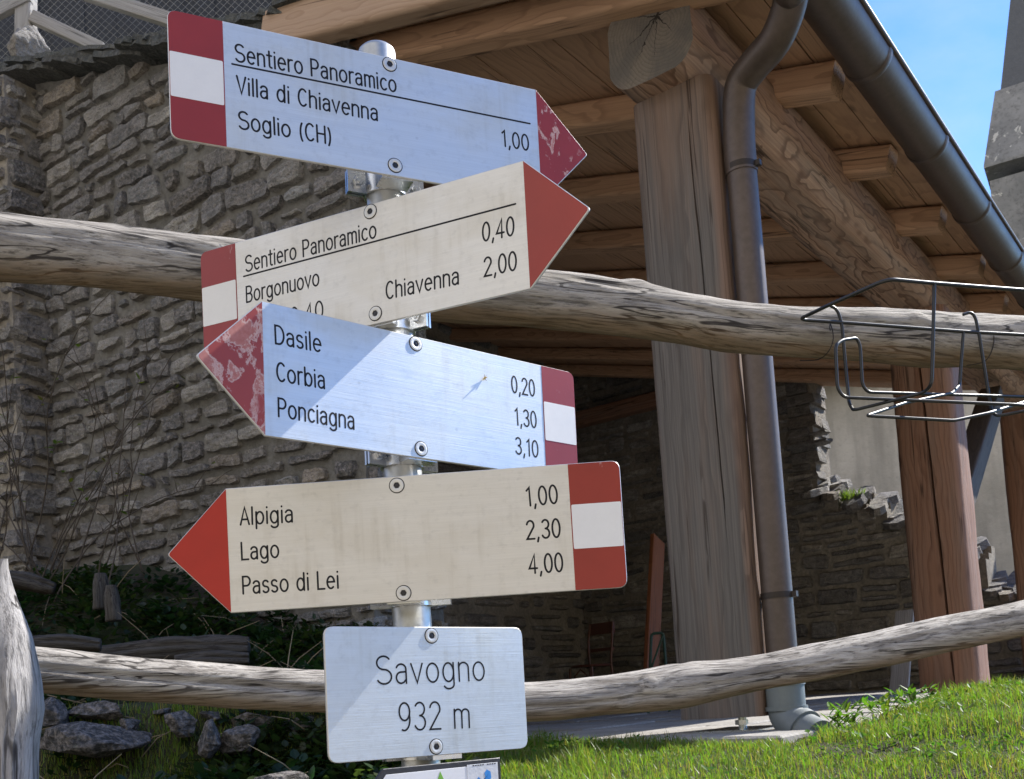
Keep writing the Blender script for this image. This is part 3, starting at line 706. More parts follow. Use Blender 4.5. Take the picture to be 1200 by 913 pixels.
ft.build('post_foot', M['zinc'], p1, M=p1.matrix_basis.inverted())
BW = .35
beam = timber('beam', (-.10, -.222, PZ+.165), (7.9, -.222, PZ+.165), BW, .33, M['larch'], porch, .078, endmat=M['end_grain'], seed=21, rough=.007, cracks=[(1, .5, .55, .003, .03, .05, .5)], nb=4)
# rafters
RS = .27
def rz(w): return 2.662 + RS*(w+.2)
def rafter(e, w0, w1, wd=.132, ht=.122, mat='rafter', seed=0):
    c = ht/2*math.cos(math.atan(RS))
    return timber('rafter', (e, w0, rz(w0)+c), (e, w1, rz(w1)+c), wd, ht, M[mat], porch, .014, seed=seed, rough=.003, step=.25, nb=2)
rafter(-.42, -.65, 1.50, .105, .17, 'barge', 5)
for k in range(9): rafter(-.119 + .872*k, -.632 - .02*math.sin(k*2.1), 5.1, seed=30+k)
# boarding above the rafters, laid along the eave
bo = Mesh(); rng = random.Random(8); w = -.71; ang = math.atan(RS); k = 0
while w < 5.2:
    bw = rng.uniform(.13, .19); z0 = rz(w)+.126/math.cos(ang)*1.0; z1 = rz(w+bw-.004)+.126/math.cos(ang); ef = -.37 if w < 1.15 else -.10
    t_ = rng.uniform(0, .004)
    vs = [(ef, w, z0+t_), (7.75, w, z0+t_), (7.75, w+bw-.004, z1+t_), (ef, w+bw-.004, z1+t_)]; vs += [(a, b, c+.024) for a, b, c in vs]
    bo.add(vs, [(0, 3, 2, 1), (4, 5, 6, 7), (0, 1, 5, 4), (1, 2, 6, 5), (2, 3, 7, 6), (3, 0, 4, 7)]); w += bw
bo.build('roof_boarding', M['board'], porch)
rf = Mesh(); rng = random.Random(9); e = -.50
while e < 7.7:
    l = rng.uniform(.3, .5); w = -.815 + rng.uniform(-.02, .02)
    while w < 5.3:
        dw = rng.uniform(.32, .45); b0 = rz(w)+.186; b1 = rz(w+dw)+.176
        if w > 1.0 and e < -.25: w += dw; continue
        vs = [(e+.003, w, b0), (e+l-.003, w, b0), (e+l-.003, w+dw+.08, b1), (e+.003, w+dw+.08, b1)]; vs += [(a, b, c+.03) for a, b, c in vs]
        rf.add(vs, [(0, 3, 2, 1), (4, 5, 6, 7), (0, 1, 5, 4), (1, 2, 6, 5), (2, 3, 7, 6), (3, 0, 4, 7)], 0, rng.choice([(.10, .108, .102), (.082, .088, .086), (.125, .125, .115)])); w += dw
    e += l
rf.build('roof_slates', M['slate'], porch)
# tie beam and knee brace
q = on(990, 428, 'e', 7.05)
timber('tie_beam', (7.05, -.5, q.z+.14), (7.05, 5.0, q.z+.14), .18, .17, M['larch_red'], porch, .012, seed=51)
timber('knee_brace', (3.60, -.25, .99), (5.45, -.25, 2.28), .16, .17, M['dark_timber'], porch, .012, seed=52)
# gutter, brackets, downpipe
GW, GZ, GR = -.803, 2.585, .093
gt = Mesh(); n = 14; vs = []
for e_ in (-.9, 7.8):
    for r_ in (GR, GR-.004):
        for k in range(n+1):
            a = math.pi + math.pi*k/n; vs.append((e_, GW+r_*math.cos(a), GZ+r_*math.sin(a)))
m_ = n+1
fs = [(k, 2*m_+k, 2*m_+k+1, k+1) for k in range(n)] + [(m_+k, m_+k+1, 3*m_+k+1, 3*m_+k) for k in range(n)]
fs += [(0, m_, 3*m_, 2*m_), (n, 2*m_+n, 3*m_+n, m_+n)] + [(k, k+1, m_+k+1, m_+k) for k in range(n)] + [(2*m_+k, 3*m_+k, 3*m_+k+1, 2*m_+k+1) for k in range(n)]
gt.add(vs, fs); gt.tube([(-.9, GW-GR-.004, GZ), (7.8, GW-GR-.004, GZ)], .010, 10); gt.box((-.9, GW+GR-.002, GZ-.005), (7.8, GW+GR+.002, GZ+.05))
gutter = gt.build('gutter', M['copper'], porch, smooth='auto')
for e_ in (-.17, .645, 1.51, 2.39, 3.26, 4.11, 4.96, 5.8, 6.65):
    br = Mesh(); rows = []
    for ee, r_ in ((e_-.022, GR+.001), (e_-.012, GR+.006), (e_+.012, GR+.006), (e_+.022, GR+.001)):
        rows.append([(ee, GW+r_*math.cos(math.pi+math.pi*k/n), GZ+r_*math.sin(math.pi+math.pi*k/n)) for k in range(n+1)])
    vs = [p for r in rows for p in r]
    br.add(vs, [(i*m_+k, (i+1)*m_+k, (i+1)*m_+k+1, i*m_+k+1) for i in range(3) for k in range(n)])
    br.build('gutter_bracket', M['copper'], gutter, smooth=True)
PD = .056
PE, PW = .085, -.466; TZ = 2.15
sw = [(866, 118, .08), (870, 96, .07), (886, 74, .04), (908, 48, .0), (922, 16, -.04), (929, -14, -.08)]
pd = [(PE, PW, .05), (PE, PW, 1.0), (PE, PW, TZ-.1)] + [(PE, PW, TZ-.02)] + [tuple(on(*q[:2], 'e', q[2])) for q in sw] + [(-.14, GW+.02, GZ-.12), (-.15, GW, GZ-.05)]
dp = Mesh(); dp.tube(pd[:3], PD, 28)
dp.tube(smooth_path([(PE, PW, TZ-.14)] + pd[3:], 8), PD+.0035, 28)
down = dp.build('downpipe', M['copper'], porch, smooth='auto')
for z in (.42, 2.02):
    cl = Mesh(); cl.tube([(PE, PW, z), (PE, PW, z+.022)], PD+.0035, 28); cl.box((PE-.010, PW-PD-.020, z+.001), (PE+.010, PW-PD+.002, z+.021)); cl.tube([(PE, PW+PD-.01, z+.011), (PE+.16, -.40, z+.011)], .006, 8)
    cl.build('pipe_clamp', M['tie_wire'], down, smooth='auto')

# grey plastic drain socket in the turf
dr = empty('drain_pipe', W(PE, PW, -.12), 'grey plastic drain elbow in the turf under the copper downpipe', 'pipe')
d = Mesh(); Rm = .066
d.tube([(PE, PW, .115), (PE, PW, .105)], Rm+.007, 28); d.tube([(PE, PW, .112), (PE, PW, .02)], Rm+.003, 28)
d.tube([(PE, PW, .03), (PE, PW, .015)], Rm+.010, 28)
d.tube(smooth_path([(PE, PW, .02), (PE-.004, PW-.004, .0), (PE-.02, PW-.03, -.03), (PE-.045, PW-.08, -.06), (PE-.075, PW-.14, -.085)], 5), Rm, 28)
d.tube([(PE-.034, PW-.057, -.047), (PE-.045, PW-.08, -.058)], Rm+.009, 28)
d.build('elbow', M['pvc'], dr, M=world_m(dr).inverted() @ MB_, smooth='auto')

# things standing in the shade of the porch
R_ = on(772, 790, 'e', 3.6); R2 = on(778, 640, 'e', 4.1)
bd = Mesh(); bA, bB = Vector((3.4, R_.y, SLAB_Z)), Vector((4.0, R2.y, R2.z+.05))
o = timber('leaning_board', bA, bB, .19, .035, M['leaning'], None, .004, seed=61)
o.matrix_basis = MB_ @ o.matrix_basis; tag(o, 'orange brown board leaning in the dark porch, just left of the near post', 'board')
gf = Mesh(); ga, gb_ = on(760, 800, 'e', 3.2), on(773, 742, 'e', 3.35)
gf.tube(round_path([(3.2, ga.y+.02, SLAB_Z), (3.3, ga.y-.0, gb_.z), (3.35, gb_.y-.03, gb_.z), (3.3, gb_.y-.06, SLAB_Z)], .03), .011, 8)
gf.tube([(3.25, ga.y, gb_.z*.5), (3.3, gb_.y-.05, gb_.z*.95)], .008, 8)
tag(gf.build('folding_frame', M['green_metal'], M=MB_), 'dark green folded metal frame standing in front of the leaning board', 'frame')
o = timber('plank', (4.9, on(1052, 800, 'e', 4.9).y, SLAB_Z), (5.25, on(1066, 800, 'e', 5.2).y, .62), .15, .03, M['old_grey'], None, .004, seed=62)
o.matrix_basis = MB_ @ o.matrix_basis; tag(o, 'short grey plank leaning against the back of the middle post', 'plank')
# bentwood chair
cb_ = on(693, 790, 'e', 5.5)
ch = empty('wooden_chair', MB_ @ Matrix.Translation((5.5, cb_.y, SLAB_Z)) @ Matrix.Rotation(math.radians(170), 4, 'Z'), 'red brown bentwood chair in the dark porch behind the lower rail', 'chair')
c = Mesh(); c.lathe([(0, .44), (.20, .44), (.21, .45), (.20, .465), (0, .467)], Matrix.Identity(4), 24); c.build('seat', M['chair_wood'], ch, smooth='auto')
for sx, sy in ((.15, .15), (.15, -.15), (-.15, .15), (-.15, -.15)):
    c = Mesh()
    if sx < 0: c.tube(smooth_path([(sx*1.25, sy*1.15, 0), (sx, sy, .44), (sx*1.15, sy*1.1, .70), (sx*1.4, sy*1.05, .90)], 5), .014, 10)
    else: c.tube([(sx*1.2, sy*1.15, 0), (sx, sy, .44)], .014, 10)
    c.build('leg', M['chair_wood'], ch, smooth='auto')
c = Mesh(); c.box((-.225, -.17, .78), (-.200, .17, .90)); c.build('backrest', M['chair_wood'], ch); c = Mesh(); c.box((-.205, -.16, .60), (-.187, .16, .635)); c.build('back_slat', M['chair_wood'], ch)
c = Mesh(); c.tube([(.15, .155, .12), (.16, .08, .36), (.16, 0, .42), (.16, -.08, .36), (.15, -.155, .12)], .009, 8); c.tube(smooth_path([(.13, .13, .2), (-.13, .13, .2), (-.13, -.13, .2), (.13, -.13, .2), (.13, .13, .2)], 5), .009, 8); c.build('stretcher', M['chair_wood'], ch)

# ================================================================== houses and tower beyond
ph_e = 12.0
hl = empty('plastered_house', MB_ @ Matrix.Translation((ph_e, 0, -.6)), 'plastered house with a stained grey wall beyond the ruined wall', 'house')
tz = on(990, 446, 'e', ph_e).z
h = Mesh(); h.box((ph_e, -2.2, -1.0), (ph_e+5, 8, tz)); h.build('wall', M['plaster'], hl, M=world_m(hl).inverted() @ MB_)
h = Mesh(); h.box((ph_e-.35, -2.6, tz+.01), (ph_e+5.3, 8.3, tz+.22)); 
h.add([(ph_e-.4, -2.7, tz+.225), (ph_e+5.4, -2.7, tz+.225), (ph_e+5.4, 8.4, tz+.225), (ph_e-.4, 8.4, tz+.225), (ph_e+2.5, -2.7, tz+1.7), (ph_e+2.5, 8.4, tz+1.7)], [(0, 3, 2, 1), (0, 1, 4), (2, 3, 5), (1, 2, 5, 4), (3, 0, 4, 5)], 0)
h.build('roof', M['spire'], hl, M=world_m(hl).inverted() @ MB_)

def to_px(P):
    c = RM.transposed() @ Vector(P); return CX + F_PX*c.x/-c.z, CY - F_PX*c.y/-c.z
TY = 42.0; tc_ = at(1262, 200, TY); tcx, tcy = tc_.x, tc_.y; tang = math.atan2(-tcx, tcy)
def ring(hw, z):
    ca, sa = math.cos(tang), math.sin(tang)
    return [(tcx+a_*ca-b_*sa, tcy+a_*sa+b_*ca, z) for a_, b_ in ((-hw, -hw), (hw, -hw), (hw, hw), (-hw, hw))]
def half_width(px_, y_):                                  # half width and height at which the near left arris stands in line with a point
    hw = 2.0; z = 10.0
    for _ in range(40):
        d = ray(px_, y_); P = Vector(ring(hw, z)[0]); z = d.z*P.y/d.y; x_, _y = to_px((P.x, P.y, z)); hw += (x_-px_)*.012
    return hw, z
hw0, zs = half_width(1160, 215); hc, zc0 = half_width(1153, 197); h1, zc = half_width(1166, 107); h2, zc2 = half_width(1172, 104); h3, z3 = half_width(1184, 0)
tower = empty('bell_tower', Vector((tcx, tcy, -4)), 'grey church bell tower with flaking render and a steep spire at the right edge', 'tower')
def stack(levels):
    m = Mesh(); vs = [p for hw, z in levels for p in ring(hw, z)]; fs = [(i*4+k, i*4+(k+1) % 4, (i+1)*4+(k+1) % 4, (i+1)*4+k) for i in range(len(levels)-1) for k in range(4)]
    fs += [(3, 2, 1, 0), tuple((len(levels)-1)*4+k for k in range(4))]; m.add(vs, fs); return m
stack([(hw0, -4), (hw0, zs+.1)]).build('shaft', M['tower'], tower, world=True)
stack([(hc, zc0), (hc, zc0+.10), (h1, zc)]).build('cornice', M['tower'], tower, world=True)
stack([(h2, zc+.01), (h3, z3), (.08, z3+h3*(z3-zc)/(h2-h3))]).build('spire', M['spire'], tower, world=True)

# ================================================================== fence of peeled logs
def log(name, path, radii, mat, parent, seed, nring=None, nseg=44, cracks=(), knots=(), lump=.10):
    """Peeled pole along a world path; bends, swellings, knots and open checks are modelled."""
    P = smooth_path(path, 12); Rr = [Vector((r, 0, 0)) for r in radii]; Rr = [v.x for v in smooth_path(Rr, 12)]
    A, B = P[0], P[-1]; X = (B-A).normalized(); Y = (UP if abs(X.z) < .9 else Vector((0, -1, 0))).cross(X).normalized(); Z = X.cross(Y); Mx = frame_m(X, Y, Z, A); inv = Mx.inverted()
    LP = [inv @ p for p in P]; L = LP[-1].x; n = nring or int(L/.008); vs = []; tn = []; j = 0
    for i in range(n+1):
        x = L*i/n
        while j < len(LP)-2 and LP[j+1].x < x: j += 1
        a, b = LP[j], LP[j+1]; t = min(1, max(0, (x-a.x)/max(1e-9, b.x-a.x))); c = a.lerp(b, t); r = Rr[j]*(1-t)+Rr[j+1]*t
        for k in range(nseg):
            an = 2*math.pi*k/nseg; ca, sa = math.cos(an), math.sin(an)
            q = r*(1 + lump*nz(x*4.5, ca*1.1+seed, sa*1.1) + lump*.45*nz(x*13, ca*2.6+seed, sa*2.6) + .018*nz(x*10, ca*11+seed, sa*11) + .012*nz(x*30, ca*22+seed, sa*22))
            for (x0, x1, a0, a1, wd, dp) in cracks:
                if x0 < x < x1:
                    u = (x-x0)/(x1-x0); ac = a0+(a1-a0)*u + .10*nz(x*3, seed, 5)+.04*nz(x*14, seed, 6); dlt = abs((an-ac+math.pi) % (2*math.pi)-math.pi)
                    env = min(1, u/.12, (1-u)/.12); q -= dp*env*max(0, 1-dlt/wd)**.7*(1 if dlt < wd else 0)
            for (xk, ak, rk, hk) in knots:
                dx = (x-xk)/rk; da = ((an-ak+math.pi) % (2*math.pi)-math.pi)*r/rk; dd = dx*dx+da*da
                q += hk*math.exp(-dd*1.4) - hk*.9*math.exp(-dd*14)
            vs.append((c.x, c.y+q*ca, c.z+q*sa)); tn.append((.5+.5*sa,)*3)
    fs = [(i*nseg+k, i*nseg+(k+1) % nseg, (i+1)*nseg+(k+1) % nseg, (i+1)*nseg+k) for i in range(n) for k in range(nseg)]
    fs += [tuple(range(nseg-1, -1, -1)), tuple(n*nseg+k for k in range(nseg))]
    m = Mesh(); m.add(vs, fs, 0, tn)
    o = m.build(name, mat, parent, smooth=True)
    o.matrix_basis = (world_m(parent).inverted() if parent else Matrix.Identity(4)) @ Mx
    return o
fb = at(20, 913, 1.42); fence = empty('log_fence', Vector((fb.x, fb.y, gz(fb.x, fb.y))), 'rustic fence of two weathered log rails and a silver grey split stake', 'fence')
def dz(x): return 1.46 + (2.10-1.46)*x/1200.0
up_ = [(-260, 266), (-60, 284), (0, 290), (120, 301), (230, 313), (420, 331), (560, 345), (650, 352), (760, 366), (850, 381), (930, 389), (1010, 392), (1090, 397), (1200, 402), (1330, 412)]
ur = [43, 42, 41, 39, 37, 35, 34, 33.5, 31, 30, 30, 31, 31, 31, 30]
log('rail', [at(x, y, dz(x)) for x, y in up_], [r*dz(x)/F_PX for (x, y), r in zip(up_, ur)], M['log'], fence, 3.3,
    cracks=[(.55, 1.35, 2.75, 2.55, .12, .010), (1.2, 2.0, 3.25, 3.0, .10, .008), (.1, .7, 2.9, 3.1, .10, .007)], knots=[(1.315, 1.7, .028, .010), (1.9, 2.6, .02, .006)])
lo_ = [(-140, 782), (-40, 782), (48, 785), (140, 794), (230, 801), (330, 808), (400, 812), (480, 818), (560, 822), (640, 821), (700, 816), (750, 811), (790, 806), (840, 797), (900, 786), (1000, 767), (1100, 745), (1200, 724), (1330, 694)]
lr = [28, 28, 27, 26.5, 26, 25.5, 25, 24.5, 24, 23.5, 23, 24, 25, 23.5, 21.5, 21.5, 21, 20.5, 20]
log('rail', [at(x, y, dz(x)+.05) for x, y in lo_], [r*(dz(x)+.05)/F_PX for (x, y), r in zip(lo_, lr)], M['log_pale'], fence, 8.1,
    cracks=[(.12, .95, 3.05, 3.15, .16, .014), (.9, 1.7, 3.5, 3.2, .10, .007), (1.35, 2.1, 3.0, 2.8, .09, .006)], knots=[(1.215, 2.75, .016, .008), (1.165, 3.65, .016, .006), (1.30, 1.5, .05, .004)])
# split stake on the left, hewn to a slant at the top
sk = Mesh(); SY = 1.36
edge = [(700, 12), (655, 3), (668, 8), (700, 20), (725, 30), (745, 37), (770, 42), (800, 47), (830, 50), (850, 47), (868, 44), (890, 43), (913, 43), (980, 44), (1150, 50), (1400, 56)]
edge = edge[1:]; vs = []; ns = 56; rows = []
lft = [(655, -2), (700, -22), (760, -52), (800, -66), (913, -74), (1150, -72), (1400, -66)]
y = 655.0
while y < 1400:
    rows.append(y); y += 4 if y < 930 else 25
for y in rows:
    xr, xl = interp(y, edge), interp(y, lft); cR, cL = at(xr, y, SY), at(xl, y, SY-.02); c = (cR+cL)/2; hx = (cR-cL).length/2; hy = max(.004, min(.05, hx*.85))
    X = (cR-cL).normalized(); Yv = UP.cross(X).normalized()
    for k in range(ns):
        an = 2*math.pi*k/ns; ca, sa = math.cos(an), math.sin(an)
        q = 1 + .035*nz(ca*2.2, sa*2.2, c.z*7) + .04*nz(ca*9, sa*9, c.z*4) + .02*nz(ca*25, sa*25, c.z*6)
        sgn = lambda v, p: math.copysign(abs(v)**p, v)
        vs.append(c + X*(hx*sgn(ca, .8)*(q if abs(ca) < .9 else 1)) + Yv*(hy*sgn(sa, .8)*q))
R0 = len(rows); fs = [(i*ns+k, (i+1)*ns+k, (i+1)*ns+(k+1) % ns, i*ns+(k+1) % ns) for i in range(R0-1) for k in range(ns)] + [tuple(range(ns))]
sk.add(vs, fs)
o = sk.build('post', M['stake'], None, smooth='auto')
Lx = frame_m((0.02, 0, 1), (0, 1, 0), (-1, 0, .02), at(0, 913, SY)); o.data.transform(Lx.inverted()); o.parent = fence; o.matrix_basis = world_m(fence).inverted() @ Lx

rp = at(1318, 700, 2.20); rp0 = Vector((rp.x+.01, rp.y+.02, gz(rp.x, rp.y)-.1)); rp1 = at(1322, 330, 2.20)
log('post', [rp0, rp0.lerp(rp1, .33), rp0.lerp(rp1, .66), rp1], [.068, .066, .062, .052], M['log'], fence, 15.7)

# ================================================================== sign pole and its plates
POLE = Vector((-.1215, 1.258, 0)); PR = .0238
pole = Mesh(); ptop = at(445, 60, 1.258).z
pole.lathe([(PR, gz(POLE.x, POLE.y)-.3), (PR, ptop-.004), (PR-.001, ptop-.001), (PR-.004, ptop+.002), (.010, ptop+.004), (0, ptop+.0045)], Matrix.Translation((POLE.x, POLE.y, 0)), 40)
o = pole.build('sign_pole', M['galv'], M=Matrix.Translation((POLE.x, POLE.y, gz(POLE.x, POLE.y))), smooth='auto', world=True)
tag(o, 'round galvanised steel pole carrying all the trail signs', 'pole')

# single-stroke engraved lettering; cap height 1
def arc(cx, cy, rx, ry, a0, a1, n=12):
    return [(cx+rx*math.cos(math.radians(a0+(a1-a0)*i/n)), cy+ry*math.sin(math.radians(a0+(a1-a0)*i/n))) for i in range(n+1)]
XH = .70
def bowl(w=.40, x=0.0): return arc(x+w/2, XH/2, w/2, XH/2, 0, 360, 22)
def n_arch(x, w=.34): return [[(x, 0), (x, XH)], [(x, XH-.22)] + arc(x+w/2, XH-.20, w/2, .20, 180, 0) + [(x+w, 0)]]
GL = {
 ' ': ([], .22),
 'S': ([arc(.25, .76, .22, .24, 35, 270, 14) + arc(.25, .26, .24, .26, 90, -150, 14)], .50),
 'e': ([[(.03, .38), (.41, .38)] + arc(.22, .35, .19, .35, 8, 310, 20)], .43),
 'n': (n_arch(.03), .40), 't': ([[(.12, .95), (.12, .12)] + arc(.22, .12, .10, .12, 180, 280, 6), [(.0, XH), (.24, XH)]], .25),
 'i': ([[(.04, 0), (.04, XH)], [(.04, .93), (.04, .95)]], .08),
 'r': ([[(.03, 0), (.03, XH)], [(.03, XH-.24)] + arc(.20, XH-.20, .17, .20, 180, 75, 8)], .24),
 'o': ([bowl(.40, .02)], .44),
 'P': ([[(.03, 0), (.03, 1), (.22, 1)] + arc(.22, .73, .20, .27, 90, -90) + [(.03, .46)]], .44),
 'a': ([arc(.19, XH-.18, .16, .18, 160, 0, 8) + [(.35, 0)], [(.35, XH-.28), (.20, XH-.29)] + arc(.18, .205, .155, .205, 90, 270, 10) + [(.26, .03), (.35, .14)]], .40),
 'm': ([[(.03, 0), (.03, XH)], [(.03, XH-.2)] + arc(.165, XH-.16, .135, .16, 180, 0, 8) + [(.30, 0)], [(.30, XH-.2)] + arc(.435, XH-.16, .135, .16, 180, 0, 8) + [(.57, 0)]], .60),
 'c': ([arc(.22, .35, .19, .35, 48, 312, 16)], .38),
 'V': ([[(0, 1), (.22, 0), (.44, 1)]], .44), 'l': ([[(.04, 0), (.04, 1)]], .08),
 'd': ([bowl(.37, .02), [(.39, 0), (.39, 1)]], .43), 'b': ([bowl(.37, .04), [(.04, 0), (.04, 1)]], .43),
 'C': ([arc(.26, .5, .23, .5, 48, 312, 20)], .47),
 'h': ([[(.03, 0), (.03, 1)], [(.03, XH-.22)] + arc(.20, XH-.20, .17, .20, 180, 0) + [(.37, 0)]], .40),
 'v': ([[(0, XH), (.19, 0), (.38, XH)]], .38),
 'g': ([bowl(.37, .02), [(.39, XH), (.39, -.10)] + arc(.21, -.10, .18, .17, 0, -155, 10)], .43),
 '(': ([arc(.30, .42, .24, .68, 130, 230, 12)], .18), ')': ([arc(-.12, .42, .24, .68, 50, -50, 12)], .15),
 'H': ([[(.03, 0), (.03, 1)], [(.44, 0), (.44, 1)], [(.03, .52), (.44, .52)]], .47),
 'B': ([[(.03, 0), (.03, 1), (.22, 1)] + arc(.22, .77, .18, .23, 90, -90, 10) + [(.03, .54)], [(.22, .54)] + arc(.22, .27, .21, .27, 90, -90, 10) + [(.03, 0)]], .45),
 'u': ([[(.03, XH), (.03, .2)] + arc(.20, .20, .17, .20, 180, 360) + [(.37, XH)], [(.37, .2), (.37, 0)]], .40),
 'D': ([[(.03, 0), (.03, 1), (.18, 1)] + arc(.18, .5, .28, .5, 90, -90, 16) + [(.03, 0)]], .48),
 's': ([arc(.17, XH*.75, .145, XH*.25, 30, 270, 10) + arc(.17, XH*.25, .155, XH*.25, 90, -150, 10)], .35),
 'A': ([[(0, 0), (.22, 1), (.44, 0)], [(.07, .30), (.37, .30)]], .44), 'p': ([bowl(.37, .04), [(.04, XH), (.04, -.27)]], .43),
 'L': ([[(.03, 1), (.03, 0), (.38, 0)]], .38), ',': ([[(.07, .05), (.02, -.17)]], .12),
 '0': ([arc(.21, .5, .19, .5, 0, 360, 26)], .42), '1': ([[(.02, .84), (.16, 1), (.16, 0)]], .24),
 '2': ([arc(.21, .74, .18, .26, 165, -20, 12) + [(.02, 0), (.40, 0)]], .42),
 '3': ([arc(.20, .76, .17, .24, 150, -90, 12), arc(.20, .26, .19, .26, 90, -155, 12)], .41),
 '4': ([[(.30, 0), (.30, 1), (.01, .26), (.42, .26)]], .44),
 '9': ([arc(.21, .68, .18, .32, 0, 360, 20), [(.39, .68)] + arc(.19, .40, .20, .40, 20, -110, 10)], .42),
}
GAP = .125
def stroke(m, pts, hw, fn, y):
    """mitred ribbon with round ends in the plane of the plate"""
    P = [Vector(fn(*p)) for p in pts]; Q = [P[0]]
    for p in P[1:]:
        if (p-Q[-1]).length > 1e-5: Q.append(p)
    P = Q
    if len(P) < 2: return
    closed = (P[0]-P[-1]).length < 1e-4
    if closed: P = P[:-1]
    n = len(P); L_, R_ = [], []
    for i, p in enumerate(P):
        a = P[(i-1) % n] if (closed or i > 0) else None; b = P[(i+1) % n] if (closed or i < n-1) else None
        t1 = (p-a).normalized() if a is not None else (b-p).normalized(); t2 = (b-p).normalized() if b is not None else t1
        nn = Vector((-t1.y-t2.y, t1.x+t2.x)); l = nn.length
        nn = Vector((-t1.y, t1.x)) if l < .3 else nn/l
        c = max(.45, nn.dot(Vector((-t1.y, t1.x)))); L_.append(p+nn*hw/c); R_.append(p-nn*hw/c)
    vs = [(v.x, y, v.y) for v in L_] + [(v.x, y, v.y) for v in R_]
    fs = [(i, n+i, n+(i+1) % n, (i+1) % n) for i in range(n if closed else n-1)]
    b = m.add(vs, fs)
    if not closed:
        for i, sgn in ((0, -1), (n-1, 1)):
            d = (P[i]-P[i-1]).normalized() if i else (P[1]-P[0]).normalized()*1.0
            d = d if i else -d; nr = Vector((-d.y, d.x)); cap = []
            for k in range(9):
                a = math.pi*k/8 - math.pi/2; cap.append(P[i] + d*hw*math.cos(a) + nr*hw*math.sin(a))
            vv = [(v.x, y, v.y) for v in cap]; m.add(vv, [tuple(range(9))[::-1]])
def lettering(text, p0, p1, cap, hw, parent, y=-.00012):
    """text from baseline point p0 to p1 (plate coordinates), capital height cap"""
    wtot = sum(GL[c][1] for c in text) + GAP*(len(text)-1)
    p0, p1 = Vector(p0), Vector(p1); d = p1-p0; sx = d.length/wtot; ux = d.normalized(); uy = Vector((-ux.y, ux.x)); m = Mesh(); x = 0
    for c in text:
        st, w = GL[c]
        for s in st: stroke(m, s, hw, lambda a, b, x=x: p0 + ux*((x+a)*sx) + uy*(b*cap), y)
        x += w + GAP
    m.build('lettering', M['ink'], parent)

def rounded(pts, rad, k=5):
    out = []; n = len(pts)
    for i, p in enumerate(pts):
        r = rad[i]; p = Vector(p)
        if r <= 0: out.append(p); continue
        a, b = Vector(pts[i-1]), Vector(pts[(i+1) % n]); u, v = p+(a-p).normalized()*r, p+(b-p).normalized()*r
        for j in range(k+1):
            t = j/k; out.append(u*(1-t)**2 + p*2*t*(1-t) + v*t*t)
    return out
def inset(poly, d):
    n = len(poly); out = []
    ar = sum(poly[i].x*poly[(i+1) % n].y - poly[(i+1) % n].x*poly[i].y for i in range(n)); sg = 1 if ar > 0 else -1
    for i in range(n):
        t1 = (poly[i]-poly[i-1]).normalized(); t2 = (poly[(i+1) % n]-poly[i]).normalized()
        n1, n2 = Vector((-t1.y, t1.x))*sg, Vector((-t2.y, t2.x))*sg; nn = (n1+n2).normalized(); c = max(.4, nn.dot(n1)); out.append(poly[i]+nn*d/c)
    return out
def plate(m, poly, y0, y1, mi=0, mside=0, ch=.0007):
    """solid plate, front face at y0 with a tiny chamfer"""
    n = len(poly); fr = inset(poly, ch)
    vs = [(p.x, y0, p.y) for p in fr] + [(p.x, y0+ch, p.y) for p in poly] + [(p.x, y1, p.y) for p in poly]
    b = m.add(vs, [])
    ar = sum(poly[i].x*poly[(i+1) % n].y - poly[(i+1) % n].x*poly[i].y for i in range(n))
    o = list(range(n)) if ar > 0 else list(range(n-1, -1, -1))
    m.f.append(tuple(b+k for k in o)); m.mi.append(mi); m.f.append(tuple(b+2*n+k for k in reversed(o))); m.mi.append(mside)
    for r in (0, 1):
        for k in range(n):
            q = (b+r*n+k, b+(r+1)*n+k, b+(r+1)*n+(k+1) % n, b+r*n+(k+1) % n)
            m.f.append(q if ar > 0 else q[::-1]); m.mi.append(mside)

def sign_frame(cx, cy, cz, yaw, tilt):
    r = Vector((math.cos(yaw), math.sin(yaw), 0)); n = Vector((math.sin(yaw), -math.cos(yaw), 0))
    r2 = r*math.cos(tilt)+UP*math.sin(tilt); u2 = -r*math.sin(tilt)+UP*math.cos(tilt)
    return frame_m(r2, -n, u2, (cx, cy, cz)), n
def to_plate(Mx, n, x, y):
    d = ray(x, y); C = Mx.translation; P = d*(C.dot(n)/d.dot(n)); l = Mx.inverted() @ P; return (l.x, l.z)
def screw(parent, c):
    m = Mesh(); R_ = Matrix.Translation((c[0], 0, c[1])) @ Matrix.Rotation(math.pi/2, 4, 'X')
    m.lathe([(.0094, .0003), (.0086, .0003), (.0085, .0006)], R_, 32, mis=[1, 1])
    m.lathe([(.0085, .0003), (.0082, .0009), (.0074, .0011), (.0040, .0012), (.0037, .0010)], R_, 32)
    o = m.build('screw', [M['alu_edge'], M['ink']], parent, smooth='auto')
    s = Mesh(); s.lathe([(.0038, .00130), (.0036, .0006), (0, .0006)], R_, 6, mis=[0, 0]); s.lathe([(.0012, .0008), (.0012, .0011), (0, .0012)], R_, 10, mi=0)
    s.build('hex_socket', M['socket'], o); return o
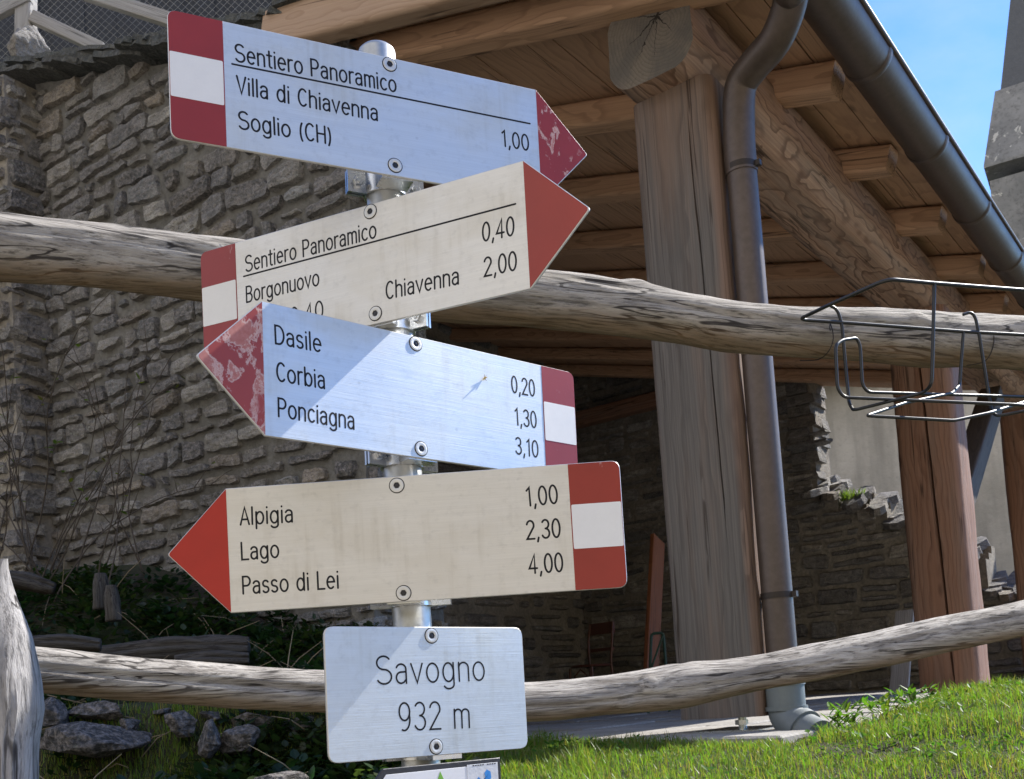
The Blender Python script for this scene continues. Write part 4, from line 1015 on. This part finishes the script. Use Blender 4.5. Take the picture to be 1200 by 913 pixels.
def clamp(parent, Mx, zc):
    inv = Mx.inverted(); ax = inv @ Vector((POLE.x, POLE.y, (Mx @ Vector((0, 0, zc))).z)); px_, py_ = ax.x, ax.y
    m = Mesh(); h = .0145
    T = Matrix.Translation((px_, py_, zc))
    m.lathe([(PR+.0005, -h), (PR+.0035, -h), (PR+.0035, h), (PR+.0005, h)], T, 32)
    # saddle between plate and pole, flared ears, bolts
    m.box((px_-.020, .0032, zc-h), (px_+.020, py_-PR-.001, zc+h))
    for sx in (-1, 1):
        x0, x1 = px_+sx*(PR+.001), px_+sx*(PR+.026); a, b = min(x0, x1), max(x0, x1)
        m.box((a, py_-.0055, zc-h), (b, py_-.0015, zc+h)); m.box((a, py_+.0015, zc-h), (b, py_+.0055, zc+h))
        bx = px_+sx*(PR+.014); Rb = Matrix.Translation((bx, py_-.0055, zc-.002)) @ Matrix.Rotation(math.pi/2, 4, 'X')
        m.lathe([(0, .0065), (.0060, .0065), (.0068, .0055), (.0068, 0)], Rb, 6); m.lathe([(0, .009), (.003, .009), (.003, .006)], Rb, 10)
        Rb2 = Matrix.Translation((bx, py_+.0055, zc-.002)) @ Matrix.Rotation(-math.pi/2, 4, 'X'); m.lathe([(0, .007), (.0068, .007), (.0068, 0)], Rb2, 6)
    m.build('clamp', M['zinc'], parent, smooth='auto')

HH = .075; TH_ = .0032
def trail_sign(fr, L, arrow, label, mats, ends, lines, screws, rules=()):
    """arrow: 'l' or 'r'. ends: (tip x, far edge x) in plate coordinates; L: body length between the red areas."""
    Mx, n = sign_frame(*fr); root = empty('trail_sign', Mx, label, 'trail sign', 'arrow shaped trail signs on the pole')
    hl_ = L/2; s = 1 if arrow == 'r' else -1; tip, far = ends
    outline = rounded([(s*hl_, -HH), (tip, 0), (s*hl_, HH), (far, HH), (far, -HH)], [0, .004, 0, .011, .011]); 
    m = Mesh(); plate(m, outline, 0, TH_, 0, 1); m.build('plate', [M[mats[0]], M['alu_edge']], root)
    tipo = rounded([(s*(hl_-.0004), -HH+.0008), (tip-s*.0015, 0), (s*(hl_-.0004), HH-.0008)], [0, .004, 0])
    m = Mesh(); plate(m, tipo, -.0003, -.0001, ch=.0001); m.build('arrow_tip', M[mats[1]], root)
    bx = -s*hl_
    band = rounded([(bx, -HH+.0006), (bx, HH-.0006), (far+s*.0006, HH-.0006), (far+s*.0006, -HH+.0006)], [0, 0, .0105, .0105])
    m = Mesh(); plate(m, band, -.0003, -.0001, ch=.0001); bd_ = m.build('end_band', M[mats[2]], root)
    x0, x1 = bx - s*.0012, far + s*.0012; lo, hi = min(x0, x1), max(x0, x1)
    wp = rounded([Vector((lo, -.0262)), Vector((hi, -.0262)), Vector((hi, .0262)), Vector((lo, .0262))], [.002]*4)
    m = Mesh(); plate(m, wp, -.0006, -.0004, ch=.0001); m.build('white_patch', M['white_film'], bd_)
    for text, a, b, cap in lines: lettering(text, to_plate(Mx, n, *a), to_plate(Mx, n, *b), cap, .00115, root)
    for a, b in rules:
        m = Mesh(); pa, pb_ = Vector(to_plate(Mx, n, *a)), Vector(to_plate(Mx, n, *b)); stroke(m, [tuple(pa), tuple(pb_)], .0011, lambda p, q: (p, q), -.00012); m.build('rule', M['ink'], root)
    for c in screws: screw(root, to_plate(Mx, n, *c))
    for z in (.058, -.062): clamp(root, Mx, z)
    return root
S1 = (-.1027, 1.2069, .7147, .4229, -.0179); S2 = (-.1395, 1.2226, .5395, -.4228, -.0159); S3 = (-.0941, 1.2154, .3689, .6703, -.0302); S4 = (-.1266, 1.2023, .1961, -.0593, -.0093); S5 = (-.0970, 1.1949, .0140, .6290, -.0199)
trail_sign(S1, .397, 'r', 'topmost arrow sign reading Villa di Chiavenna and Soglio, pointing right', ('alu', 'red_flaky', 'red_wine'), (.2702, -.2590),
    [('Sentiero Panoramico', (276, 71.5), (464.5, 108), .0205), ('Villa di Chiavenna', (278, 109), (443, 141.5), .0205), ('Soglio (CH)', (280, 150.5), (388, 169), .0205), ('1,00', (589, 171), (620, 176.5), .0205)],
    [(456.5, 75.5), (463, 194)], [((272, 75), (621, 145))])
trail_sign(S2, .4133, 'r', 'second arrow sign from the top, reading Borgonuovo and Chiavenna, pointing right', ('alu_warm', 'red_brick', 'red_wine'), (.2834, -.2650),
    [('Sentiero Panoramico', (288, 318.7), (441, 278), .0205), ('Borgonuovo', (288.7, 354.5), (374, 334), .0205), ('0,40', (341, 381), (379, 372), .0215), ('0,40', (565.5, 283), (602.5, 275.3), .0215), ('2,00', (567.5, 324), (605.5, 316), .0215), ('Chiavenna', (452.5, 350.6), (538, 332.5), .0205)],
    [(434, 248), (440, 367.5)], [((285.7, 324), (604, 239))])
trail_sign(S3, .3972, 'l', 'arrow sign reading Dasile, Corbia and Ponciagna with badly flaking red tip, pointing left', ('alu', 'red_very_flaky', 'red_wine'), (-.2737, .2560),
    [('Dasile', (322.5, 402.5), (376.5, 412.5), .0205), ('Corbia', (324.4, 446), (381, 455.5), .0205), ('Ponciagna', (326, 488), (415.5, 503), .0205), ('0,20', (600, 459.5), (627, 464.5), .0215), ('1,30', (604.4, 497.5), (629, 501.5), .0215), ('3,10', (604.4, 531.5), (631, 536), .0215)],
    [(487, 403), (493.5, 526)])
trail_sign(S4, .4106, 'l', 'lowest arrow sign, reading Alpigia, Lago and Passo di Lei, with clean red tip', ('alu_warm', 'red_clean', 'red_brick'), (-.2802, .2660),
    [('Alpigia', (282, 615), (343.5, 611.5), .0205), ('Lago', (283, 656), (327, 653), .0205), ('Passo di Lei', (284.5, 696), (397, 689), .0205), ('1,00', (618, 593), (654, 589.5), .0215), ('2,30', (617.5, 632), (657, 629.3), .0215), ('4,00', (620.5, 672), (660, 669.5), .0215)],
    [(465, 569), (473, 695)])
# place-name plate
Mx, n5 = sign_frame(*S5); nm = empty('place_sign', Mx, 'rounded metal plate reading Savogno 932 m below the arrow signs', 'place sign')
w5 = .1347; outl = rounded([(-w5, -HH), (w5, -HH), (w5, HH), (-w5, HH)], [.012]*4)
m = Mesh(); plate(m, outl, 0, TH_, 0, 1); m.build('plate', [M['alu'], M['alu_edge']], nm)
lettering('Savogno', to_plate(Mx, n5, 441.5, 802), to_plate(Mx, n5, 568.5, 797), .0315, .0011, nm)
lettering('932 m', to_plate(Mx, n5, 467.5, 856.5), to_plate(Mx, n5, 551, 852.5), .0315, .0011, nm)
for c in ((505.5, 745), (511, 875)): screw(nm, to_plate(Mx, n5, *c))
for z in (.060, -.066): clamp(nm, Mx, z)
# small printed plate at the bottom edge
P6 = at(515, 896, 1.185); S6 = (P6.x, P6.y, P6.z-.06, .66, -.012)
Mx, n6 = sign_frame(*S6); info = empty('info_sign', Mx, 'small white dark framed plate with green triangle and blue emblem at the bottom edge', 'sign')
tl, lf, tr = (Vector(to_plate(Mx, n6, *p)) for p in ((449, 902), (441, 914), (586, 887)))
zt = (tl.y+tr.y)/2; dxl = tl.x-lf.x; dzl = tl.y-lf.y; mid = zt-.062; lx = tl.x - dxl/dzl*.062 if dzl > 0 else tl.x-.03
outl = [Vector((lx, mid)), Vector((tl.x, mid-.062)), Vector((tr.x, mid-.062)), Vector((tr.x, zt)), Vector((tl.x, zt))]
m = Mesh(); plate(m, outl, 0, .004, 0, 0); m.build('frame', plain('dark grey frame', (.035, .035, .04), .45, .3, .2), info)
inn = inset(outl, .0068); m = Mesh(); plate(m, inn, -.0006, -.0001, ch=.0002); face = m.build('face', plain('white printed face', (.72, .72, .74), .35, 0, .05, 60, .03, .001), info)
ga = Vector(to_plate(Mx, n6, 515.5, 904)); m = Mesh(); plate(m, [ga+Vector((-.020, -.045)), ga+Vector((.020, -.045)), ga], -.0010, -.0007, ch=.0001); m.build('triangle', plain('green print', (.16, .40, .05), .4, 0, .05), face)
c0 = Vector(to_plate(Mx, n6, 546.5, 895)); c1 = Vector(to_plate(Mx, n6, 582.5, 893)); wq = c1.x-c0.x; z1 = c1.y
m = Mesh(); plate(m, [Vector((c0.x, z1-wq*1.25)), Vector((c1.x, z1-wq*1.25)), Vector((c1.x, z1)), Vector((c0.x, z1))], -.0010, -.0007, ch=.0001); emb = m.build('emblem_field', plain('pale grey print', (.58, .59, .62), .4, 0, .1), face)
blob = [(.12, .62), (.05, .70), (.14, .72), (.20, .60), (.24, .52), (.30, .48), (.27, .34), (.34, .26), (.42, .33), (.50, .37), (.58, .30), (.55, .18), (.64, .10), (.76, .16), (.78, .30), (.73, .40), (.80, .52), (.84, .62), (.93, .66), (.86, .74), (.74, .70), (.68, .82), (.55, .66), (.47, .80), (.36, .68), (.28, .82), (.20, .74)]
m = Mesh(); poly = [Vector((c0.x+wq*(a*.95+.02), z1-wq*(b*1.05+.06))) for a, b in blob][::-1]
m.add([(p.x, -.0013, p.y) for p in poly], [tuple(range(len(poly)))])
m.build('emblem', plain('blue print', (.03, .22, .58), .4, 0, .1), emb)
m = Mesh()
for k in range(11):
    if k in (0, 6): continue
    m.box((c0.x+wq*(.10+.078*k), -.0012, z1-wq*.045), (c0.x+wq*(.10+.078*k+.05), -.0011, z1-wq*.02))
m.build('small_print', M['ink'], emb)
# dry seed stuck to the plate
Mx3, n3 = sign_frame(*S3); pp = to_plate(Mx3, n3, 567, 444); rng = random.Random(4)
sd = Mesh(); c = Mx3 @ Vector((pp[0], -.001, pp[1]))
for k in range(8):
    d_ = Vector((rng.uniform(-1, 1), -abs(rng.gauss(.2, .2)), rng.uniform(-1, 1))).normalized()*rng.uniform(.003, .006); sd.tube([c, Mx3 @ Vector((pp[0]+d_.x, -.001+d_.y, pp[1]+d_.z))], [.0007, .0002], 5)
d_ = Mx3 @ Vector((pp[0]+.001, -.005, pp[1]+.001)); sd.tube([c, d_], [.0012, .0006], 6)
tag(sd.build('dry_seed', plain('straw', (.5, .38, .18), .8, 0, .2), M=Matrix.Translation(c), world=True), 'tiny straw coloured seed head stuck to the Dasile sign', 'seed head')

# ================================================================== wire planter holder on the upper rail
wh = empty('wire_planter_holder', at(1080, 470, 1.85), 'empty black wire planter holder hooked over the upper rail', 'planter holder')
def c2(x, y): return (900+x/4.0, 300+y/4.0)
YA0, YA1, YB0, YB1 = 1.875, 1.99, 1.70, 1.83        # depth of rear and front bars at the left end and at the frame edge
def rear(x, y): X_, Y_ = c2(x, y); return at(X_, Y_, YA0+(YA1-YA0)*(X_-936)/264)
def front(x, y): X_, Y_ = c2(x, y); return at(X_, Y_, YB0+(YB1-YB0)*(X_-1040)/160)
def midp(x, y, t=.5): X_, Y_ = c2(x, y); return at(X_, Y_, (YA0*(1-t)+YB0*t)+.115*(X_-1000)/200)
WR = .0030
m = Mesh()
m.tube(round_path([rear(1900, 430), rear(1200, 370), rear(925, 355), rear(350, 312), rear(143, 298), midp(290, 228, .5), front(560, 108), front(780, 128), front(1200, 160), front(1900, 215)], .02), WR*1.15, 10)
m.build('rim', M['black_wire'], wh, smooth='auto', world=True)
for pts in ([front(780, 130), front(768, 600), midp(735, 640, .9), midp(400, 724, .25), rear(380, 690), rear(345, 312), rear(325, 250), rear(290, 232)],
            [front(1560, 190), front(1530, 640), midp(1500, 670, .9), midp(1070, 752, .25), rear(1045, 715), rear(990, 372), rear(972, 285), rear(950, 262), rear(915, 275)]):
    m = Mesh(); m.tube(round_path(pts, .014), WR, 10); m.build('hoop', M['black_wire'], wh, smooth='auto', world=True)
m = Mesh(); m.tube(round_path([front(1900, 745), front(1160, 697), midp(355, 663, .45), midp(325, 620, .45), midp(316, 420, .45), midp(345, 395, .4), midp(415, 384, .3), midp(432, 420, .3), midp(442, 605, .3), midp(468, 639, .3), rear(1200, 660), rear(1900, 700)], .010), WR, 10); m.build('tray_wire', M['black_wire'], wh, smooth='auto', world=True)
m = Mesh(); m.tube(round_path([rear(916, 350), rear(898, 605), midp(862, 643, .2), midp(640, 690, .5), midp(462, 749, .85), front(870, 772), front(1040, 735), midp(1250, 670, .5), rear(1330, 640)], .008), WR, 10); m.build('tray_wire', M['black_wire'], wh, smooth='auto', world=True)
def raild(x): return dz(x)
def loop_wire(pts):
    m = Mesh(); m.tube(smooth_path(pts, 8), .0011, 6); m.build('tie_wire', M['tie_wire'], wh, world=True)
def ru(x, y, o): X_, Y_ = c2(x, y); return at(X_, Y_, dz(X_)+o)
loop_wire([ru(245, 258, -.02), ru(285, 300, -.055), ru(306, 380, -.062), ru(285, 445, -.055), ru(235, 485, -.02), ru(150, 490, .03)])
loop_wire([ru(335, 262, 0.0), ru(300, 290, -.05), ru(290, 330, -.062), ru(292, 350, -.064)])
loop_wire([ru(975, 283, -.02), ru(1045, 345, -.055), ru(1058, 410, -.062), ru(1020, 490, -.05), ru(930, 515, -.02)])

# ================================================================== upper terrace: netting fence, boulder, shed
MY = 10.0
nf = empty('netting_fence', at(30, 74, MY), 'wire netting fence on grey timber rails above the stone wall', 'fence')
o = timber('post', at(30, 60, MY), at(31, -60, MY), .165, .165, M['old_grey'], None, .015, seed=71); o.parent = nf; o.matrix_basis = world_m(nf).inverted() @ o.matrix_basis
for (a, b, wd) in (((38, 20), (120, 58), .12), ((100, -8), (200, 24), .135), ((-60, 42), (34, -4), .135)):
    o = timber('rail', at(*a, MY-.06), at(*b, MY-.06), .08, wd, M['old_grey'], None, .006, seed=a[0]); o.parent = nf; o.matrix_basis = world_m(nf).inverted() @ o.matrix_basis
m = Mesh(); A0, ux, uz = at(-40, 74, MY+.05), Vector((1, .05, 0)), Vector((0, 0, 1)); nw, nh, sp = 3.4, 1.5, .078
for k in range(-int(nh/sp), int(nw/sp)):
    for sgn in (1, -1):
        x0 = k*sp; 
        a, b = (x0, 0.0), (x0+nh, nh)
        if a[0] < 0: a = (0.0, -x0)
        if b[0] > nw: b = (nw, nw-x0)
        if a[0] >= b[0]: continue
        if sgn < 0: a, b = (a[0], nh-a[1]), (b[0], nh-b[1])
        m.tube([A0+ux*a[0]+uz*a[1], A0+ux*b[0]+uz*b[1]], .0019, 4, caps=False)
m.build('netting', plain('dull wire', (.28, .28, .28), .5, .6, .2), nf, world=True)
def rock(name, c, rx, ry, rz_, seed, mat, tone, flat=.5, sub=5, rot=0.0):
    import bmesh
    bm = bmesh.new(); bmesh.ops.create_icosphere(bm, subdivisions=sub, radius=1.0); rr = random.Random(seed)
    pl = [(Vector((rr.gauss(0, 1), rr.gauss(0, 1), rr.gauss(0, 1)*1.3)).normalized(), rr.uniform(.45, .85)) for _ in range(15)]
    for v in bm.verts:
        d = v.co.normalized(); t = 1.0
        for nn, dist in pl:
            q = d.dot(nn)
            if q > 1e-3: t = min(t, dist/q)
        t *= 1 + .06*fbm(d.x*3+seed, d.y*3, d.z*3, 4); v.co = d*t
    m = Mesh(); R_ = Matrix.Rotation(rot, 3, 'Z')
    vs = [R_ @ Vector((v.co.x*rx, v.co.y*ry, v.co.z*rz_)) for v in bm.verts]; m.add(vs, [tuple(v.index for v in f.verts) for f in bm.faces], 0, tone); bm.free()
    return m.build(name, mat, M=Matrix.Translation(c), smooth='auto')
tag(rock('boulder', at(38, 58, 5.72), .14, .16, .16, 5, M['stone'], (.40, .38, .34)), 'pale sunlit boulder on top of the wall beside the netting fence', 'boulder')
sh = empty('wooden_shed', at(100, 60, 13.0), 'dark weathered board shed behind the netting fence', 'shed')
m = Mesh(); rng = random.Random(77); x = -2.2
while x < 5.2:
    w_ = rng.uniform(.16, .3); c = at(60, 60, 13.0) + Vector((x, rng.uniform(-.02, .02), 0)); m.box((c.x, c.y, 5.9), (c.x+w_+.01, c.y+.03, 10.2), None, 0, None); x += w_
m.build('board_wall', plain('blue grey boards', (.03, .034, .044), .8, 0, .6, 4, .3, .01), sh, world=True)

# ================================================================== debris and stones at the foot of the wall
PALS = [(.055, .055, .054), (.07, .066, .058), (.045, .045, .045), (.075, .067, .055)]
loose = [((62, 832), 30, 27, 3.15, 'rounded grey stone right beside the silver stake'), ((116, 829), 68, 21, 3.2, 'long pale grey stone just under the lower rail at left'), ((106, 864), 112, 32, 3.05, 'largest flat boulder low in the shade at left'),
    ((150, 846), 26, 18, 3.12, 'small blocky stone on the end of the largest flat boulder'), ((190, 833), 26, 8, 3.22, 'thin flat slab under the middle of the left lower rail'), ((213, 843), 36, 26, 3.12, 'angular buff stone among the leaves under the rail'),
    ((252, 838), 32, 14, 3.2, 'grey flat slab right of the buff stone'), ((289, 842), 58, 20, 3.2, 'broad brownish stone tucked under the rail left of the name plate'), ((246, 860), 32, 30, 3.02, 'roundish grey stone standing in the grass'),
    ((280, 863), 46, 26, 3.05, 'grey stone slanting out of the grass beside the roundish stone'), ((352, 846), 60, 26, 3.2, 'dim stone half sunk in grass next to the name plate'), ((325, 912), 60, 14, 2.62, 'flat stone flush with the turf at the bottom edge')]
for i, ((x, y), wx, hy_, Y, lab) in enumerate(loose):
    c = at(x, y, Y); k = Y/F_PX
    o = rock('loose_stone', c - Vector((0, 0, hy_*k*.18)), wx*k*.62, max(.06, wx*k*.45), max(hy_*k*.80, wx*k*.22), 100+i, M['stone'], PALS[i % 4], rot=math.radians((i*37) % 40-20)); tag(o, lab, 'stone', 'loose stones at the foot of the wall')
tim = [((2, 676), (64, 690), 4.15, .07, .05, 'grey board end lying on the earth bank at the left edge', 'dark_timber'), ((30, 755), (118, 756), 3.55, .06, .045, 'short dark board lying behind the left lower rail', 'dark_timber'), ((120, 768), (292, 757), 3.75, .09, .07, 'long dark beam lying at the foot of the gable wall', 'dark_timber'), ((205, 777), (292, 772), 3.6, .06, .05, 'short split timber in front of the long dark beam', 'dark_timber')]
M['log_dark'] = log_mat('rotting timber', (.085, .078, .07), (.04, .035, .03), (.04, .03, .02))
for a, b, Y, ht, wd, lab, mt in tim:
    A_, B_ = at(*a, Y), at(*b, Y+.05); md = (A_+B_)/2 + Vector((0, 0, .008))
    o = log('old_timber', [A_, A_.lerp(md, .5), md, md.lerp(B_, .5), B_], [ht*.42, ht*.5, ht*.52, ht*.47, ht*.36], M['log_dark'], None, 20+a[0]*.37, lump=.22, cracks=[(.02, .9, 2.8, 3.1, .2, .012)]); tag(o, lab, 'timber', 'old timbers on the earth bank')
for (x, y0, y1, Y, lab) in ((117, 700, 672, 4.1, 'upright broken post stub in the bank, taller of two'), (130, 714, 686, 4.0, 'upright broken post stub in the bank, lower of two')):
    A_, B_ = at(x+3, y0+14, Y), at(x, y1, Y)
    o = log('post_stub', [A_, A_.lerp(B_, .33), A_.lerp(B_, .66), B_], [.034, .032, .030, .020], M['log_dark'], None, x*.7, lump=.28); tag(o, lab, 'post stub', 'broken stubs on the bank')

# ================================================================== plants
def leaf(m, p, d, up, l, w, tone):
    d = d.normalized(); s = d.cross(up)
    s = s.normalized() if s.length > 1e-4 else d.orthogonal().normalized(); nn = s.cross(d)
    m.add([p, p+d*l*.35+s*w*.5+nn*l*.05, p+d*l*.75+s*w*.35+nn*l*.03, p+d*l, p+d*l*.75-s*w*.35+nn*l*.03, p+d*l*.35-s*w*.5+nn*l*.05, p+d*l*.5], [(0, 6, 1), (1, 6, 2), (2, 6, 3), (3, 6, 4), (4, 6, 5), (5, 6, 0)], 0, tone)
# bare shrub at the left edge
rng = random.Random(3)
sb = empty('bare_shrub', Vector((-1.9, 4.6, gz(-1.9, 4.6))), 'nearly bare shrub of thin stems with few young leaves against the left wall', 'shrub')
st = Mesh(); lv = Mesh()
for k in range(20):
    bx, by = rng.uniform(-2.35, -1.55), rng.uniform(4.35, 4.85); p = Vector((bx, by, gz(bx, by)-.02)); d = Vector((rng.uniform(-.45, .75), rng.uniform(-.35, .2), 1.3)).normalized(); pts = [p]; L_ = rng.uniform(.6, 1.7); nseg = 12
    for j in range(nseg):
        d = (d + Vector((rng.gauss(0, .10), rng.gauss(0, .10), -.035-.05*rng.random()))).normalized(); p = p + d*L_/nseg; pts.append(p)
        if j > 3 and rng.random() < .5:
            dd = (d + Vector((rng.gauss(0, .7), rng.gauss(0, .5), rng.gauss(.2, .4)))).normalized(); q = p + dd*rng.uniform(.08, .25); st.tube([p, p.lerp(q, .5)+Vector((0, 0, .01)), q], [.0022, .0016, .0008], 5)
            for _ in range(rng.choice([0, 1, 2])): leaf(lv, q - dd*rng.uniform(0, .05), Vector((rng.gauss(0, 1), rng.gauss(0, 1), rng.gauss(.3, .6))), UP, rng.uniform(.02, .045), rng.uniform(.012, .022), (rng.uniform(.09, .16), rng.uniform(.13, .19), .03))
    st.tube(pts, [.0036*(1-.75*i/nseg)+.0006 for i in range(nseg+1)], 6)
st.build('stems', plain('brown twigs', (.06, .046, .034), .8, 0, .3), sb, world=True, smooth=True); lv.build('leaves', M['leaf'], sb, world=True)
# dark ground plants on the bank
gc = Mesh(); rng = random.Random(12); cl = [(rng.uniform(-2.4, -.55), rng.uniform(3.35, 4.75)) for _ in range(190)] + [(rng.uniform(-1.0, -.45), rng.uniform(2.85, 3.15)) for _ in range(26)] + [(rng.uniform(-1.5, -.15), rng.uniform(2.45, 3.2)) for _ in range(34)]
for (cx_, cy_) in cl:
    tone0 = rng.choice([(.02, .046, .015), (.015, .037, .016), (.03, .052, .015), (.04, .058, .018)]); R0_ = rng.uniform(.06, .16)
    for k in range(rng.randint(40, 90)):
        a = rng.uniform(0, 6.28); r_ = R0_*math.sqrt(rng.random()); x, y = cx_+r_*math.cos(a), cy_+r_*math.sin(a); p = Vector((x, y, gz(x, y)+rng.uniform(.0, .11)*(1-r_/R0_*.6)))
        v_ = rng.uniform(.7, 1.4); leaf(gc, p, Vector((math.cos(a)*.8+rng.gauss(0, .4), math.sin(a)*.8+rng.gauss(0, .4), rng.uniform(-.1, .8))), UP, rng.uniform(.02, .05), rng.uniform(.015, .032), tuple(c*v_ for c in tone0))
tag(gc.build('ground_cover', M['leaf']), kind='stuff')
# dead stalks and litter
ds = Mesh(); rng = random.Random(14)
for k in range(120):
    x, y = rng.uniform(-2.2, -.3), rng.uniform(2.7, 4.5); p = Vector((x, y, gz(x, y)+.01)); a = rng.uniform(0, 6.28); l = rng.uniform(.08, .28); d = Vector((math.cos(a), math.sin(a)*.6, rng.uniform(-.05, .9))).normalized()
    ds.tube([p, p+d*l*.5+Vector((0, 0, .015)), p+d*l], [.0020, .0017, .0008], 5)
tag(ds.build('dead_stalks', plain('bleached stalks', (.24, .19, .12), .85, 0, .3)), kind='stuff')
# turf
rs = np.random.RandomState(2)
def turf(n, xr, yr, lmin, lmax, seedtone, keep):
    V_, F_, C_ = [], [], []; cnt = 0
    X = rs.uniform(*xr, n); Y = rs.uniform(*yr, n); A = rs.uniform(0, 2*np.pi, n); Ln = rs.uniform(lmin, lmax, n); W_ = rs.uniform(.0008, .0020, n); B = rs.uniform(.15, 1.0, n); T = rs.rand(n, 3)
    for i in range(n):
        x, y = X[i], Y[i]
        if not keep(x, y): continue
        cl_ = .5+.5*nz(x*2.6, y*2.6, 3); cl2 = nz(x*9, y*9, 6)
        l = Ln[i]*(.25+1.25*cl_*cl_+.25*cl_)*(1+.55*cl2); z = gz(x, y)-.004; a = A[i]; ca, sa = math.cos(a), math.sin(a); w = W_[i]; bd_ = B[i]*l*.75; pw, pz_ = -sa*w, ca*w
        b = len(V_)
        V_ += [(x+pw, y+pz_, z), (x-pw, y-pz_, z), (x+ca*bd_*.3-pw*.8, y+sa*bd_*.3-pz_*.8, z+l*.5), (x+ca*bd_*.3+pw*.8, y+sa*bd_*.3+pz_*.8, z+l*.5), (x+ca*bd_, y+sa*bd_, z+l*(.92-.25*B[i]))]
        F_ += [(b, b+1, b+2, b+3), (b+3, b+2, b+4)]
        t = T[i]
        dry = .10+.35*max(0.0, nz(x*1.9, y*1.9, 21))
        if t[0] < dry: c = (.24+.12*t[1], .20+.09*t[1], .075)
        else: c = (.13+.10*t[1], .20+.11*t[2], .025+.025*t[1])
        C_ += [c]*5
    m = Mesh(); m.v, m.f, m.mi, m.col = V_, F_, [0]*len(F_), C_; return m
def off_slab(x, y):
    b = to_b(Vector((x, y, 0))); return not (b.x > -.36+.24*(b.y+.6) and b.y > -.66-.05*nz(x*5, y*5, 9) and b.y < 5.5)
m = turf(110000, (-1.3, 2.6), (1.75, 4.7), .022, .075, 0, lambda x, y: off_slab(x, y) and not (x < -.3 and y > 3.1) and abs(x) < .62*y+.15)
m3 = turf(26000, (-1.45, .0), (2.1, 3.25), .03, .085, 2, lambda x, y: abs(x) < .62*y+.15)
b = len(m.v); m.v += m3.v; m.f += [tuple(i+b for i in f) for f in m3.f]; m.mi += m3.mi; m.col += m3.col
m2 = turf(2400, (.1, 2.4), (1.9, 4.5), .05, .095, 1, lambda x, y: off_slab(x, y) and nz(x*3, y*3, 11) > .1)
b = len(m.v); m.v += m2.v; m.f += [tuple(i+b for i in f) for f in m2.f]; m.mi += m2.mi; m.col += m2.col
tag(m.build('grass', M['leaf']), kind='stuff')
# clover and daisies leaves through the turf, broad-leaved weeds by the drain
wd_ = Mesh(); rng = random.Random(6)
for k in range(26):
    c = W(PE+.05+rng.uniform(-.05, .65), PW-.10-rng.random()*.22, 0); z = gz(c.x, c.y)
    for j in range(rng.randint(8, 18)):
        a = rng.uniform(0, 6.28); p = Vector((c.x+rng.gauss(0, .02), c.y+rng.gauss(0, .02), z+rng.uniform(.0, .08))); leaf(wd_, p, Vector((math.cos(a), math.sin(a), rng.uniform(.1, 1.2))), UP, rng.uniform(.025, .06), rng.uniform(.010, .020), (rng.uniform(.07, .13), rng.uniform(.15, .22), .025))
for k in range(900):
    x, y = rng.uniform(-.2, 2.3), rng.uniform(2.0, 4.3)
    if not off_slab(x, y) or nz(x*2.2, y*2.2, 31) < .05: continue
    for j in range(rng.randint(3, 7)):
        a = rng.uniform(0, 6.28); leaf(wd_, Vector((x+rng.gauss(0, .02), y+rng.gauss(0, .02), gz(x, y)+rng.uniform(.005, .035))), Vector((math.cos(a), math.sin(a), rng.uniform(-.1, .7))), UP, rng.uniform(.012, .035), rng.uniform(.008, .018), (rng.uniform(.06, .11), rng.uniform(.13, .20), .025))
tag(wd_.build('weeds', M['leaf']), kind='stuff')
# tuft on the ruined wall
tf = Mesh(); c0_ = W(BE+.12, 1.62, 0); zt_ = ORG.z+2.0
for k in range(160):
    p = c0_ + AW*rng.uniform(-.16, .16) + AE*rng.uniform(-.1, .1); a = rng.uniform(0, 6.28); l = rng.uniform(.06, .17); leaf(tf, Vector((p.x, p.y, zt_-.03)), Vector((math.cos(a)*.6, math.sin(a)*.6, 1)), Vector((math.cos(a), math.sin(a), 0)), l, .012, (.14, .20, .03))
tag(tf.build('grass_tuft', M['leaf'], M=Matrix.Translation((c0_.x, c0_.y, zt_)), world=True), 'sunlit tuft of grass growing on the broken step of the ruined wall', 'grass tuft')
